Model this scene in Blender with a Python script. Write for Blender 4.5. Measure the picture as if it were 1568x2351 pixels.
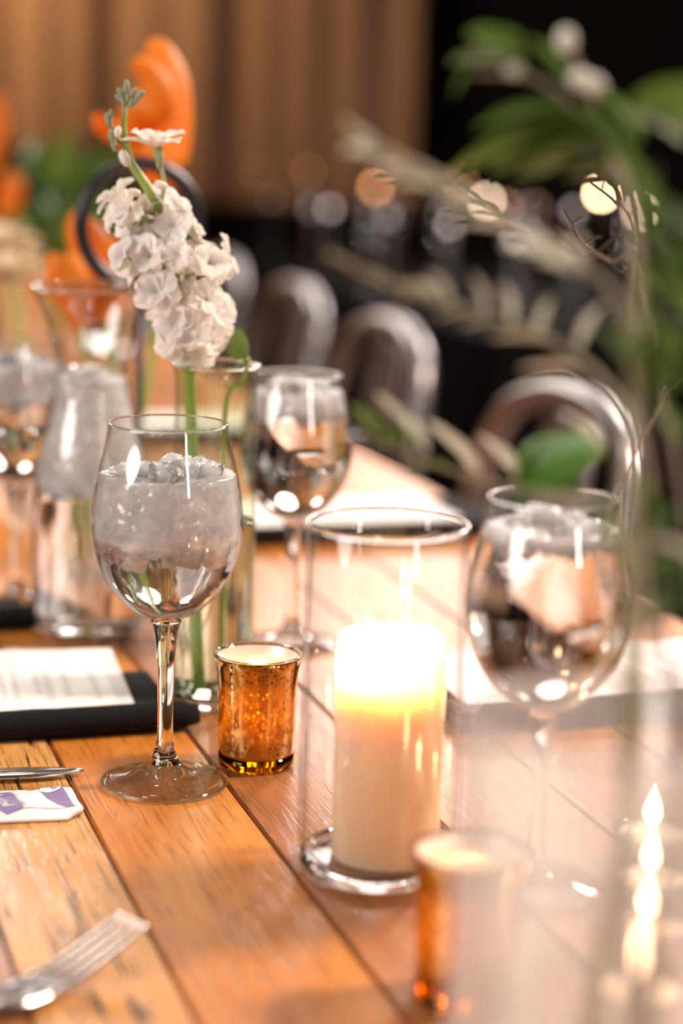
import bpy, bmesh, math, random
from mathutils import Vector, Matrix, noise
random.seed(7)
R = math.radians
SC = bpy.context.scene
COL = SC.collection
for o in list(bpy.data.objects): bpy.data.objects.remove(o)

# ------------------------------------------------------------------ camera
TZ = 0.75                                   # table top height
EYE = TZ + 0.367
cam_d = bpy.data.cameras.new('camera'); cam = bpy.data.objects.new('camera', cam_d); COL.objects.link(cam)
cam.matrix_world = Matrix.Translation((0, 0, EYE)) @ Matrix.Rotation(R(90-11), 4, 'X') @ Matrix.Rotation(R(1.6), 4, 'Z')
cam_d.sensor_fit = 'VERTICAL'; cam_d.sensor_height = 36; cam_d.lens = 4571/2351*36
cam_d.clip_start = 0.02; cam_d.clip_end = 60
cam_d.dof.use_dof = True; cam_d.dof.focus_distance = 1.105; cam_d.dof.aperture_fstop = 2.75
SC.camera = cam
MW = cam.matrix_world.copy(); MR = MW.to_3x3()
def ray(px, py): return MR @ Vector(((px-784)/4571, -(py-1175.5)/4571, -1))
def at(px, py, D):
    d = ray(px, py); return MW.translation + d*(D/d.y)
def ground(px, py, z=0.0):
    d = ray(px, py); return MW.translation + d*((TZ+z-EYE)/d.z)

# ------------------------------------------------------------------ world, lights, exposure
SC.view_settings.view_transform = 'Standard'; SC.view_settings.look = 'None'
SC.view_settings.gamma = 1; SC.view_settings.use_curve_mapping = False
SC.view_settings.exposure = 0.12
cy = SC.cycles
cy.max_bounces = 20; cy.transmission_bounces = 16; cy.transparent_max_bounces = 32; cy.glossy_bounces = 6
cy.diffuse_bounces = 4; cy.sample_clamp_indirect = 6; cy.blur_glossy = 0.6; cy.use_denoising = True
w = bpy.data.worlds.new('world'); SC.world = w; w.use_nodes = True
w.node_tree.nodes['Background'].inputs[0].default_value = (1, .72, .52, 1)
w.node_tree.nodes['Background'].inputs[1].default_value = 0.03

def area(name, loc, target, size, power, col=(1, .9, .8), size_y=None, spread=180):
    l = bpy.data.lights.new(name, 'AREA'); l.energy = power; l.color = col; l.size = size
    if size_y: l.shape = 'RECTANGLE'; l.size_y = size_y
    else: l.shape = 'DISK'
    l.spread = R(spread)
    o = bpy.data.objects.new(name, l); COL.objects.link(o); o.location = loc
    o.rotation_euler = (Vector(target)-Vector(loc)).to_track_quat('-Z', 'Y').to_euler()
    return o
def point(name, loc, power, col, rad):
    l = bpy.data.lights.new(name, 'POINT'); l.energy = power; l.color = col; l.shadow_soft_size = rad
    o = bpy.data.objects.new(name, l); COL.objects.link(o); o.location = loc
    return o
TGT = (0, 1.3, TZ)
area('key_lamp_behind', (1.35, 4.5, 2.6), TGT, 0.5, 95, (1, .90, .82))
area('low_lamp_behind', (0.25, 5.2, 1.95), (0, 1.5, TZ), 1.0, 20, (1, .86, .78))
area('left_lamp_behind', (-1.25, 4.9, 2.1), (-.2, 1.6, TZ), 0.5, 30, (1, .88, .80))
area('overhead_lamp', (-0.5, 1.6, 3.1), (0, 1.4, TZ), 0.7, 15, (1, .80, .66))
area('front_lamp', (1.5, -0.9, 1.75), (0, 1.1, TZ+.1), 0.14, 12, (1, .93, .88), size_y=0.9)
area('soft_front_fill', (-2.9, -.55, 2.4), (0, 1.1, TZ+.12), 2.0, 105, (1, .90, .84))  # added fill that brightens the camera-facing sides, no real lamp
for i, (x, y, z, p) in enumerate([(-1.6, 2.4, 2.9, 3), (-.5, 3.0, 3.2, 4), (.35, 2.2, 3.0, 3), (1.1, 3.1, 3.3, 4), (1.9, 2.0, 3.0, 3), (-2.2, .6, 2.8, 3), (2.2, .3, 2.9, 3), (.4, -.8, 3.0, 3)]):
    point('ceiling_bulb', (x, y, z), p, (1, .92, .86), .045)
area('curtain_uplight', (-3.6, 8.2, 1.6), (-3.0, 10.5, 2.2), 0.5, 54, (1, .58, .25), spread=150)
area('curtain_downlight', (-3.0, 8.4, 4.3), (-2.9, 10.5, 2.0), 0.5, 38, (1, .60, .28), spread=110)
area('chair_side_lamp', (2.6, 4.8, 2.6), (.5, 3.0, .9), 0.3, 15, (1, .88, .86))
area('far_table_fill', (1.5, 7.0, 3.6), (1.0, 8.8, .75), 0.4, 14, (1, .62, .50), spread=60)  # added fill for a faint warm glow on the back tabletop
area('right_floor_fill', (2.4, 1.7, 3.3), (1.9, 1.7, 0), 0.6, 190, (1, .80, .68), spread=95)  # added fill, brightens the right-hand floor seen through the nearest vase

# ------------------------------------------------------------------ materials
def nm(name):
    m = bpy.data.materials.new(name); m.use_nodes = True
    nt = m.node_tree; nt.nodes.clear(); out = nt.nodes.new('ShaderNodeOutputMaterial')
    return m, nt, out
def N(nt, t, **kw):
    n = nt.nodes.new(t)
    for k, v in kw.items():
        if k.startswith('i_'):
            n.inputs[k[2:].replace('_', ' ')].default_value = v
        else: setattr(n, k, v)
    return n
def L(nt, a, b): nt.links.new(a, b)
def pbr(name, col, rough=.5, metal=0, coat=0, spec=.5, noise_amt=0, nscale=60, bump=0, bscale=200, sss=0, sssr=(.01, .005, .002), trans=0):
    m, nt, out = nm(name)
    p = N(nt, 'ShaderNodeBsdfPrincipled')
    p.inputs['Base Color'].default_value = (*col, 1); p.inputs['Roughness'].default_value = rough
    p.inputs['Metallic'].default_value = metal; p.inputs['Coat Weight'].default_value = coat
    p.inputs['Specular IOR Level'].default_value = spec; p.inputs['Transmission Weight'].default_value = trans
    if sss:
        p.inputs['Subsurface Weight'].default_value = sss; p.inputs['Subsurface Scale'].default_value = 1
        p.inputs['Subsurface Radius'].default_value = sssr
    tc = N(nt, 'ShaderNodeTexCoord')
    if noise_amt:
        n = N(nt, 'ShaderNodeTexNoise'); n.inputs['Scale'].default_value = nscale; L(nt, tc.outputs['Object'], n.inputs['Vector'])
        mr = N(nt, 'ShaderNodeMapRange'); mr.inputs[3].default_value = 1-noise_amt; mr.inputs[4].default_value = 1+noise_amt
        L(nt, n.outputs[0], mr.inputs[0])
        mx = N(nt, 'ShaderNodeVectorMath', operation='SCALE'); mx.inputs[0].default_value = col
        L(nt, mr.outputs[0], mx.inputs['Scale']); L(nt, mx.outputs[0], p.inputs['Base Color'])
    if bump:
        n = N(nt, 'ShaderNodeTexNoise'); n.inputs['Scale'].default_value = bscale; L(nt, tc.outputs['Object'], n.inputs['Vector'])
        b = N(nt, 'ShaderNodeBump'); b.inputs['Strength'].default_value = bump; b.inputs['Distance'].default_value = .001
        L(nt, n.outputs[0], b.inputs['Height']); L(nt, b.outputs[0], p.inputs['Normal'])
    L(nt, p.outputs[0], out.inputs[0]); return m

def thin_glass(name, tint=(.97, .975, .975), edge=(.52, .50, .49), ior=1.5, bump=0, bscale=60, stretch=(1, 1, 1)):
    m, nt, out = nm(name)
    lw = N(nt, 'ShaderNodeLayerWeight'); lw.inputs[0].default_value = .25
    cr = N(nt, 'ShaderNodeValToRGB'); cr.color_ramp.elements[0].color = (*tint, 1); cr.color_ramp.elements[0].position = .35
    cr.color_ramp.elements[1].color = (*edge, 1)
    L(nt, lw.outputs['Facing'], cr.inputs[0])
    tr = N(nt, 'ShaderNodeBsdfTransparent'); L(nt, cr.outputs[0], tr.inputs[0])
    gl = N(nt, 'ShaderNodeBsdfGlossy'); gl.inputs['Roughness'].default_value = .015; gl.inputs['Color'].default_value = (1, 1, 1, 1)
    fr = N(nt, 'ShaderNodeFresnel'); fr.inputs[0].default_value = ior
    geo = N(nt, 'ShaderNodeNewGeometry')
    # a thin sheet reflects alike from both sides
    if bump:
        tc = N(nt, 'ShaderNodeTexCoord'); mp = N(nt, 'ShaderNodeMapping'); mp.inputs['Scale'].default_value = stretch
        L(nt, tc.outputs['Object'], mp.inputs[0])
        n = N(nt, 'ShaderNodeTexNoise'); n.inputs['Scale'].default_value = bscale; n.inputs['Detail'].default_value = 1; L(nt, mp.outputs[0], n.inputs['Vector'])
        b = N(nt, 'ShaderNodeBump'); b.inputs['Strength'].default_value = bump; b.inputs['Distance'].default_value = .001
        L(nt, n.outputs[0], b.inputs['Height']); L(nt, b.outputs[0], gl.inputs['Normal'])
    inv = N(nt, 'ShaderNodeMath', operation='DIVIDE'); inv.inputs[0].default_value = 1.0; inv.inputs[1].default_value = ior
    pw = N(nt, 'ShaderNodeMath', operation='POWER'); L(nt, lw.outputs['Facing'], pw.inputs[0]); pw.inputs[1].default_value = 3.2
    mr = N(nt, 'ShaderNodeMapRange'); mr.inputs[3].default_value = .045; mr.inputs[4].default_value = .75
    L(nt, pw.outputs[0], mr.inputs[0])
    mx = N(nt, 'ShaderNodeMixShader'); L(nt, mr.outputs[0], mx.inputs[0]); L(nt, tr.outputs[0], mx.inputs[1]); L(nt, gl.outputs[0], mx.inputs[2])
    L(nt, mx.outputs[0], out.inputs[0]); return m
def glass(name, col=(1, 1, 1), ior=1.5, rough=0, bump=0, bscale=100, stretch=(1, 1, 1), bdist=.001):
    m, nt, out = nm(name)
    g = N(nt, 'ShaderNodeBsdfGlass'); g.inputs['Color'].default_value = (*col, 1); g.inputs['IOR'].default_value = ior; g.inputs['Roughness'].default_value = rough
    if bump:
        tc = N(nt, 'ShaderNodeTexCoord'); mp = N(nt, 'ShaderNodeMapping'); mp.inputs['Scale'].default_value = stretch
        L(nt, tc.outputs['Object'], mp.inputs[0])
        n = N(nt, 'ShaderNodeTexNoise'); n.inputs['Scale'].default_value = bscale; n.inputs['Detail'].default_value = 3; L(nt, mp.outputs[0], n.inputs['Vector'])
        b = N(nt, 'ShaderNodeBump'); b.inputs['Strength'].default_value = bump; b.inputs['Distance'].default_value = bdist
        L(nt, n.outputs[0], b.inputs['Height']); L(nt, b.outputs[0], g.inputs['Normal'])
    L(nt, g.outputs[0], out.inputs[0]); return m
def emit(name, col, s):
    m, nt, out = nm(name); e = N(nt, 'ShaderNodeEmission'); e.inputs[0].default_value = (*col, 1); e.inputs[1].default_value = s
    L(nt, e.outputs[0], out.inputs[0]); return m

def wood(name, c1, c2, c3, crack=0.0, seed=0., rough=.28):
    m, nt, out = nm(name)
    p = N(nt, 'ShaderNodeBsdfPrincipled')
    tc = N(nt, 'ShaderNodeTexCoord'); oi = N(nt, 'ShaderNodeObjectInfo')
    off = N(nt, 'ShaderNodeVectorMath', operation='SCALE'); off.inputs[0].default_value = (3.1, 7.7, 1.3); L(nt, oi.outputs['Random'], off.inputs['Scale'])
    add = N(nt, 'ShaderNodeVectorMath', operation='ADD'); L(nt, tc.outputs['Object'], add.inputs[0]); L(nt, off.outputs[0], add.inputs[1])
    def tex(scale, det, st, rg=.55, w_=0.):
        mp = N(nt, 'ShaderNodeMapping'); mp.inputs['Scale'].default_value = st; mp.inputs['Location'].default_value = (seed, seed*.7, w_)
        L(nt, add.outputs[0], mp.inputs[0])
        n = N(nt, 'ShaderNodeTexNoise'); n.inputs['Scale'].default_value = scale; n.inputs['Detail'].default_value = det; n.inputs['Roughness'].default_value = rg
        L(nt, mp.outputs[0], n.inputs['Vector']); return n
    grain = tex(1, 6, (95, 6, 40)); fine = tex(1, 3, (520, 26, 200)); blot = tex(1, 3, (14, 5, 10), w_=3.)
    cr = N(nt, 'ShaderNodeValToRGB'); e = cr.color_ramp.elements
    e[0].position = .3; e[0].color = (*c1, 1); e[1].position = .72; e[1].color = (*c3, 1)
    k = e.new(.5); k.color = (*c2, 1)
    mxg = N(nt, 'ShaderNodeMix'); mxg.data_type = 'FLOAT'; mxg.inputs[0].default_value = .5
    L(nt, grain.outputs[0], mxg.inputs[2]); L(nt, blot.outputs[0], mxg.inputs[3]); L(nt, mxg.outputs[0], cr.inputs[0])
    # fine dark fibres
    fr = N(nt, 'ShaderNodeMapRange'); fr.inputs[1].default_value = .30; fr.inputs[2].default_value = .48; fr.inputs[3].default_value = .55; fr.inputs[4].default_value = 1
    L(nt, fine.outputs[0], fr.inputs[0])
    mul = N(nt, 'ShaderNodeVectorMath', operation='SCALE'); L(nt, cr.outputs[0], mul.inputs[0]); L(nt, fr.outputs[0], mul.inputs['Scale'])
    # long splits in the grain
    ck = tex(1, 2, (130, 3.2, 60), w_=9.); cm = tex(1, 2, (75, 17, 40), w_=5.)
    a = N(nt, 'ShaderNodeMath', operation='SUBTRACT'); L(nt, ck.outputs[0], a.inputs[0]); a.inputs[1].default_value = .5
    ab = N(nt, 'ShaderNodeMath', operation='ABSOLUTE'); L(nt, a.outputs[0], ab.inputs[0])
    cl = N(nt, 'ShaderNodeMapRange'); cl.inputs[1].default_value = .005 if crack < .5 else .010; cl.inputs[2].default_value = .016 if crack < .5 else .026; cl.inputs[3].default_value = 1; cl.inputs[4].default_value = 0
    L(nt, ab.outputs[0], cl.inputs[0])
    cg = N(nt, 'ShaderNodeMapRange'); cg.inputs[1].default_value = .47 if crack > .5 else .60; cg.inputs[2].default_value = .53 if crack > .5 else .66
    L(nt, cm.outputs[0], cg.inputs[0])
    cmul = N(nt, 'ShaderNodeMath', operation='MULTIPLY'); L(nt, cl.outputs[0], cmul.inputs[0]); L(nt, cg.outputs[0], cmul.inputs[1])
    cs = N(nt, 'ShaderNodeMath', operation='MULTIPLY'); L(nt, cmul.outputs[0], cs.inputs[0]); cs.inputs[1].default_value = min(1, .35+crack)
    mix = N(nt, 'ShaderNodeMix'); mix.data_type = 'RGBA'; L(nt, cs.outputs[0], mix.inputs[0]); L(nt, mul.outputs[0], mix.inputs[6]); mix.inputs[7].default_value = (.028, .010, .004, 1)
    L(nt, mix.outputs[2], p.inputs['Base Color'])
    p.inputs['Roughness'].default_value = rough+.12
    p.inputs['Coat Weight'].default_value = .42; p.inputs['Coat Roughness'].default_value = rough*.75
    h = N(nt, 'ShaderNodeMath', operation='MULTIPLY_ADD'); L(nt, cs.outputs[0], h.inputs[0]); h.inputs[1].default_value = -1.6; L(nt, fr.outputs[0], h.inputs[2])
    wv = N(nt, 'ShaderNodeMath', operation='MULTIPLY_ADD'); L(nt, blot.outputs[0], wv.inputs[0]); wv.inputs[1].default_value = 2.5; L(nt, h.outputs[0], wv.inputs[2])
    gv = N(nt, 'ShaderNodeMath', operation='MULTIPLY_ADD'); L(nt, grain.outputs[0], gv.inputs[0]); gv.inputs[1].default_value = .9; L(nt, wv.outputs[0], gv.inputs[2])
    b = N(nt, 'ShaderNodeBump'); b.inputs['Strength'].default_value = .45; b.inputs['Distance'].default_value = .0006
    L(nt, gv.outputs[0], b.inputs['Height']); L(nt, b.outputs[0], p.inputs['Normal']); L(nt, b.outputs[0], p.inputs['Coat Normal'])
    L(nt, p.outputs[0], out.inputs[0]); return m

def curtain_mat(): return pbr('curtain_cloth', (.50, .33, .23), .85, noise_amt=.08, nscale=3)
def two_side_leaf(name, top, under, rough=.42, tl=.25):
    m, nt, out = nm(name)
    g = N(nt, 'ShaderNodeNewGeometry'); tc = N(nt, 'ShaderNodeTexCoord')
    n = N(nt, 'ShaderNodeTexNoise'); n.inputs['Scale'].default_value = 1.5; L(nt, tc.outputs['Object'], n.inputs['Vector'])
    mr = N(nt, 'ShaderNodeMapRange'); mr.inputs[3].default_value = .7; mr.inputs[4].default_value = 1.3; L(nt, n.outputs[0], mr.inputs[0])
    mx = N(nt, 'ShaderNodeMix'); mx.data_type = 'RGBA'; L(nt, g.outputs['Backfacing'], mx.inputs[0]); mx.inputs[6].default_value = (*top, 1); mx.inputs[7].default_value = (*under, 1)
    sc_ = N(nt, 'ShaderNodeVectorMath', operation='SCALE'); L(nt, mx.outputs[2], sc_.inputs[0]); L(nt, mr.outputs[0], sc_.inputs['Scale'])
    p = N(nt, 'ShaderNodeBsdfPrincipled'); p.inputs['Roughness'].default_value = rough; L(nt, sc_.outputs[0], p.inputs['Base Color'])
    t = N(nt, 'ShaderNodeBsdfTranslucent'); L(nt, sc_.outputs[0], t.inputs[0])
    ms = N(nt, 'ShaderNodeMixShader'); ms.inputs[0].default_value = tl; L(nt, p.outputs[0], ms.inputs[1]); L(nt, t.outputs[0], ms.inputs[2])
    L(nt, ms.outputs[0], out.inputs[0]); return m
def ice_mat(name, clear=.30, col=(.995, .985, .98), bscale=140):
    m, nt, out = nm(name)
    tc = N(nt, 'ShaderNodeTexCoord')
    v = N(nt, 'ShaderNodeTexVoronoi'); v.feature = 'DISTANCE_TO_EDGE'; v.inputs['Scale'].default_value = bscale
    nw = N(nt, 'ShaderNodeTexNoise'); nw.inputs['Scale'].default_value = 90; nw.inputs['Detail'].default_value = 5; L(nt, tc.outputs['Object'], nw.inputs['Vector'])
    ad = N(nt, 'ShaderNodeMix'); ad.data_type = 'VECTOR'; ad.inputs[0].default_value = .03; L(nt, tc.outputs['Object'], ad.inputs[4]); L(nt, nw.outputs['Color'], ad.inputs[5])
    L(nt, ad.outputs[1], v.inputs['Vector'])
    vr = N(nt, 'ShaderNodeMapRange'); vr.inputs[2].default_value = .05; L(nt, v.outputs[0], vr.inputs[0])
    h = N(nt, 'ShaderNodeMath', operation='MULTIPLY_ADD'); L(nt, nw.outputs[0], h.inputs[0]); h.inputs[1].default_value = 2.2; L(nt, vr.outputs[0], h.inputs[2])
    b = N(nt, 'ShaderNodeBump'); b.inputs['Strength'].default_value = .55; b.inputs['Distance'].default_value = .0010; L(nt, h.outputs[0], b.inputs['Height'])
    d = N(nt, 'ShaderNodeBsdfDiffuse'); d.inputs[0].default_value = (*col, 1); L(nt, b.outputs[0], d.inputs['Normal'])
    t = N(nt, 'ShaderNodeBsdfTranslucent'); t.inputs[0].default_value = (*col, 1); L(nt, b.outputs[0], t.inputs['Normal'])
    g = N(nt, 'ShaderNodeBsdfGlass'); g.inputs['IOR'].default_value = 1.15; g.inputs['Roughness'].default_value = .12; L(nt, b.outputs[0], g.inputs['Normal'])
    gl = N(nt, 'ShaderNodeBsdfGlossy'); gl.inputs['Roughness'].default_value = .12; L(nt, b.outputs[0], gl.inputs['Normal'])
    pr_ = N(nt, 'ShaderNodeBsdfPrincipled'); pr_.inputs['Base Color'].default_value = (*col, 1); pr_.inputs['Roughness'].default_value = .2; pr_.inputs['Subsurface Weight'].default_value = 1
    pr_.inputs['Subsurface Scale'].default_value = 1; pr_.inputs['Subsurface Radius'].default_value = (.007, .0066, .0066); L(nt, b.outputs[0], pr_.inputs['Normal'])
    m1 = N(nt, 'ShaderNodeMixShader'); m1.inputs[0].default_value = .25; L(nt, pr_.outputs[0], m1.inputs[1]); L(nt, t.outputs[0], m1.inputs[2])
    nb = N(nt, 'ShaderNodeTexNoise'); nb.inputs['Scale'].default_value = 55; nb.inputs['Detail'].default_value = 4; L(nt, tc.outputs['Object'], nb.inputs['Vector'])
    mr = N(nt, 'ShaderNodeMapRange'); mr.inputs[1].default_value = .35; mr.inputs[2].default_value = .65; mr.inputs[3].default_value = clear*.3; mr.inputs[4].default_value = min(1, clear*2.2); L(nt, nb.outputs[0], mr.inputs[0])
    m2 = N(nt, 'ShaderNodeMixShader'); L(nt, mr.outputs[0], m2.inputs[0]); L(nt, m1.outputs[0], m2.inputs[1]); L(nt, g.outputs[0], m2.inputs[2])
    m3 = N(nt, 'ShaderNodeMixShader'); m3.inputs[0].default_value = .06; L(nt, m2.outputs[0], m3.inputs[1]); L(nt, gl.outputs[0], m3.inputs[2])
    L(nt, m3.outputs[0], out.inputs[0]); return m
def mercury_mat():
    m, nt, out = nm('amber_mercury_glass')
    tc = N(nt, 'ShaderNodeTexCoord')
    vo = N(nt, 'ShaderNodeTexVoronoi'); vo.inputs['Scale'].default_value = 430; L(nt, tc.outputs['Object'], vo.inputs['Vector'])
    big = N(nt, 'ShaderNodeTexNoise'); big.inputs['Scale'].default_value = 48; big.inputs['Detail'].default_value = 3; L(nt, tc.outputs['Object'], big.inputs['Vector'])
    sp = N(nt, 'ShaderNodeSeparateColor'); L(nt, vo.outputs['Color'], sp.inputs[0])
    th = N(nt, 'ShaderNodeMath', operation='ADD'); L(nt, sp.outputs[0], th.inputs[0]); L(nt, big.outputs[0], th.inputs[1])
    c1 = N(nt, 'ShaderNodeMapRange'); c1.inputs[1].default_value = .90; c1.inputs[2].default_value = 1.15; L(nt, th.outputs[0], c1.inputs[0])
    c2 = N(nt, 'ShaderNodeMapRange'); c2.inputs[1].default_value = .55; c2.inputs[2].default_value = .35; L(nt, vo.outputs['Distance'], c2.inputs[0])
    fl = N(nt, 'ShaderNodeMath', operation='MULTIPLY'); L(nt, c1.outputs[0], fl.inputs[0]); L(nt, c2.outputs[0], fl.inputs[1])
    # coating: amber metal; flecks: bare glass lit from within
    met = N(nt, 'ShaderNodeBsdfGlossy'); met.inputs[0].default_value = (.95, .60, .15, 1); met.inputs['Roughness'].default_value = .08
    tl = N(nt, 'ShaderNodeBsdfTranslucent'); tl.inputs[0].default_value = (.66, .29, .02, 1)
    coat = N(nt, 'ShaderNodeMixShader'); coat.inputs[0].default_value = .55; L(nt, met.outputs[0], coat.inputs[1]); L(nt, tl.outputs[0], coat.inputs[2])
    t2 = N(nt, 'ShaderNodeBsdfTranslucent'); t2.inputs[0].default_value = (1, .70, .32, 1)
    t3 = N(nt, 'ShaderNodeBsdfTransparent'); t3.inputs[0].default_value = (1, .65, .25, 1)
    fk = N(nt, 'ShaderNodeMixShader'); fk.inputs[0].default_value = .35; L(nt, t2.outputs[0], fk.inputs[1]); L(nt, t3.outputs[0], fk.inputs[2])
    mx = N(nt, 'ShaderNodeMixShader'); L(nt, fl.outputs[0], mx.inputs[0]); L(nt, coat.outputs[0], mx.inputs[1]); L(nt, fk.outputs[0], mx.inputs[2])
    cg = N(nt, 'ShaderNodeBsdfGlossy'); cg.inputs['Roughness'].default_value = .03
    fr = N(nt, 'ShaderNodeFresnel'); fr.inputs[0].default_value = 1.5
    m2 = N(nt, 'ShaderNodeMixShader'); L(nt, fr.outputs[0], m2.inputs[0]); L(nt, mx.outputs[0], m2.inputs[1]); L(nt, cg.outputs[0], m2.inputs[2])
    L(nt, m2.outputs[0], out.inputs[0]); return m

M = {}
M['bowl'] = thin_glass('thin_clear_glass')
def foot_glass():
    m = thin_glass('clear_foot_glass', edge=(.55, .53, .52)); nt = m.node_tree; out = [n for n in nt.nodes if n.type == 'OUTPUT_MATERIAL'][0]
    src = out.inputs[0].links[0].from_socket; g = N(nt, 'ShaderNodeBsdfGlass'); g.inputs['IOR'].default_value = 1.5; g.inputs['Roughness'].default_value = 0
    mx = N(nt, 'ShaderNodeMixShader'); mx.inputs[0].default_value = .5; L(nt, src, mx.inputs[1]); L(nt, g.outputs[0], mx.inputs[2]); L(nt, mx.outputs[0], out.inputs[0]); return m
M['footg'] = foot_glass()
M['vase'] = thin_glass('hand_blown_glass', edge=(.30, .28, .27), bump=.8, bscale=45, stretch=(1, 1, .12))
def misted_glass():
    m = thin_glass('misted_glass', edge=(.40, .38, .37)); nt = m.node_tree; out = [n for n in nt.nodes if n.type == 'OUTPUT_MATERIAL'][0]
    src = out.inputs[0].links[0].from_socket
    tc = N(nt, 'ShaderNodeTexCoord'); mp = N(nt, 'ShaderNodeMapping'); mp.inputs['Scale'].default_value = (1, 1, .18); L(nt, tc.outputs['Object'], mp.inputs[0])
    n = N(nt, 'ShaderNodeTexNoise'); n.inputs['Scale'].default_value = 65; n.inputs['Detail'].default_value = 3; L(nt, mp.outputs[0], n.inputs['Vector'])
    mr = N(nt, 'ShaderNodeMapRange'); mr.inputs[1].default_value = .32; mr.inputs[2].default_value = .68; mr.inputs[3].default_value = .14; mr.inputs[4].default_value = .46; L(nt, n.outputs[0], mr.inputs[0])
    t = N(nt, 'ShaderNodeBsdfTranslucent'); t.inputs[0].default_value = (.95, .92, .90, 1); d = N(nt, 'ShaderNodeBsdfDiffuse'); d.inputs[0].default_value = (.9, .86, .84, 1)
    g = N(nt, 'ShaderNodeBsdfGlossy'); g.inputs['Roughness'].default_value = .22
    m1 = N(nt, 'ShaderNodeMixShader'); m1.inputs[0].default_value = .35; L(nt, t.outputs[0], m1.inputs[1]); L(nt, d.outputs[0], m1.inputs[2])
    m2 = N(nt, 'ShaderNodeMixShader'); m2.inputs[0].default_value = .12; L(nt, m1.outputs[0], m2.inputs[1]); L(nt, g.outputs[0], m2.inputs[2])
    m3 = N(nt, 'ShaderNodeMixShader'); L(nt, mr.outputs[0], m3.inputs[0]); L(nt, src, m3.inputs[1]); L(nt, m2.outputs[0], m3.inputs[2]); L(nt, m3.outputs[0], out.inputs[0]); return m
M['mist'] = misted_glass()
M['rim'] = glass('glass_rim', ior=1.45)
M['glass'] = glass('solid_clear_glass')
M['wglass'] = glass('solid_wavy_glass', bump=.25, bscale=60)
M['greenglass'] = thin_glass('pale_green_glass', tint=(.93, .96, .90), edge=(.40, .46, .34))
M['water'] = glass('water', ior=1.33, bump=.5, bscale=90, stretch=(1, 1, .35))
M['waterc'] = glass('still_water', ior=1.33)
M['ice'] = ice_mat('crushed_ice')
M['icec'] = ice_mat('clear_ice', clear=.55, col=(.99, .98, .97), bscale=70)
M['wax'] = pbr('ivory_wax', (.80, .575, .375), .38, sss=1, sssr=(.021, .019, .0175), spec=.4)
M['twax'] = pbr('white_wax', (.93, .84, .76), .38, sss=1, sssr=(.01, .008, .006))
M['pool'] = pbr('melted_wax', (.95, .82, .6), .1, sss=1, sssr=(.02, .01, .004), coat=1)
M['wick'] = pbr('charred_wick', (.02, .015, .012), .9)
M['flame'] = emit('flame', (1, .60, .30), 34)
M['merc'] = mercury_mat()
M['silver'] = pbr('silvered_lining', (.90, .80, .77), .4, metal=.55, bump=.2, bscale=60)
M['amber'] = glass('amber_glass', (1, .72, .22), 1.5)
M['steel'] = pbr('polished_steel', (.62, .61, .62), .2, metal=1)
M['chairm'] = pbr('grey_gunmetal', (.24, .225, .23), .36, metal=.9)
M['black'] = pbr('black_napkin_cloth', (.0045, .0038, .0042), .9, spec=.25, bump=.8, bscale=900)
M['paper'] = pbr('menu_paper', (.76, .73, .71), .6)
M['ink'] = pbr('faint_grey_ink', (.60, .57, .56), .7)
M['darkink'] = pbr('dark_ink', (.16, .13, .15), .7)
M['purple'] = pbr('purple_ink', (.20, .15, .31), .6)
M['packet'] = pbr('white_packet_paper', (.74, .71, .71), .5)
M['petal'] = two_side_leaf('white_petal', (.90, .86, .82), (.88, .84, .78), .6, .35)
M['center'] = pbr('floret_centre', (.45, .50, .12), .6)
M['stemg'] = pbr('green_stem', (.30, .42, .10), .5)
M['stemp'] = pbr('pale_stem', (.30, .36, .17), .55)
M['bud'] = pbr('fuzzy_bud', (.30, .32, .20), .7)
M['wbud'] = pbr('white_bud', (.80, .78, .66), .55)
M['leafg'] = two_side_leaf('bright_green_leaf', (.065, .17, .010), (.12, .22, .04))
M['leafd'] = two_side_leaf('dark_green_leaf', (.045, .11, .008), (.08, .16, .03), .5)
M['leafp'] = two_side_leaf('dusty_sage_leaf', (.50, .49, .36), (.58, .56, .44), .45)
M['twig'] = pbr('brown_twig', (.10, .055, .03), .7)
M['twigp'] = pbr('sage_twig', (.26, .22, .12), .7)
M['orange'] = two_side_leaf('orange_spathe', (.90, .31, .018), (.86, .25, .012), .5, .4)
M['ringm'] = pbr('black_painted_metal', (.012, .012, .016), .35)
M['cream'] = two_side_leaf('cream_petal', (.75, .62, .42), (.72, .6, .4), .6, .3)
M['curtain'] = curtain_mat()
M['darkwall'] = pbr('dark_painted_wall', (.025, .014, .010), .8)
M['floor'] = pbr('brown_floor', (.16, .09, .055), .6, noise_amt=.2, nscale=4)
M['cloth'] = pbr('black_table_drape', (.004, .003, .003), .9, spec=.05)
M['tableleg'] = pbr('dark_iron', (.03, .028, .027), .5, metal=.6)
M['frost'] = pbr('black_candlestick', (.01, .008, .008), .5)
W = [wood('tan_cracked_wood', (.40, .165, .036), (.55, .25, .062), (.68, .36, .12), crack=.9, seed=1),
     wood('orange_wood', (.33, .098, .010), (.49, .168, .022), (.60, .245, .052), crack=.15, seed=4),
     wood('red_brown_wood', (.21, .066, .017), (.30, .106, .029), (.41, .165, .052), crack=.25, seed=8),
     wood('honey_wood', (.30, .10, .016), (.43, .16, .032), (.54, .235, .062), crack=.3, seed=12)]

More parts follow.
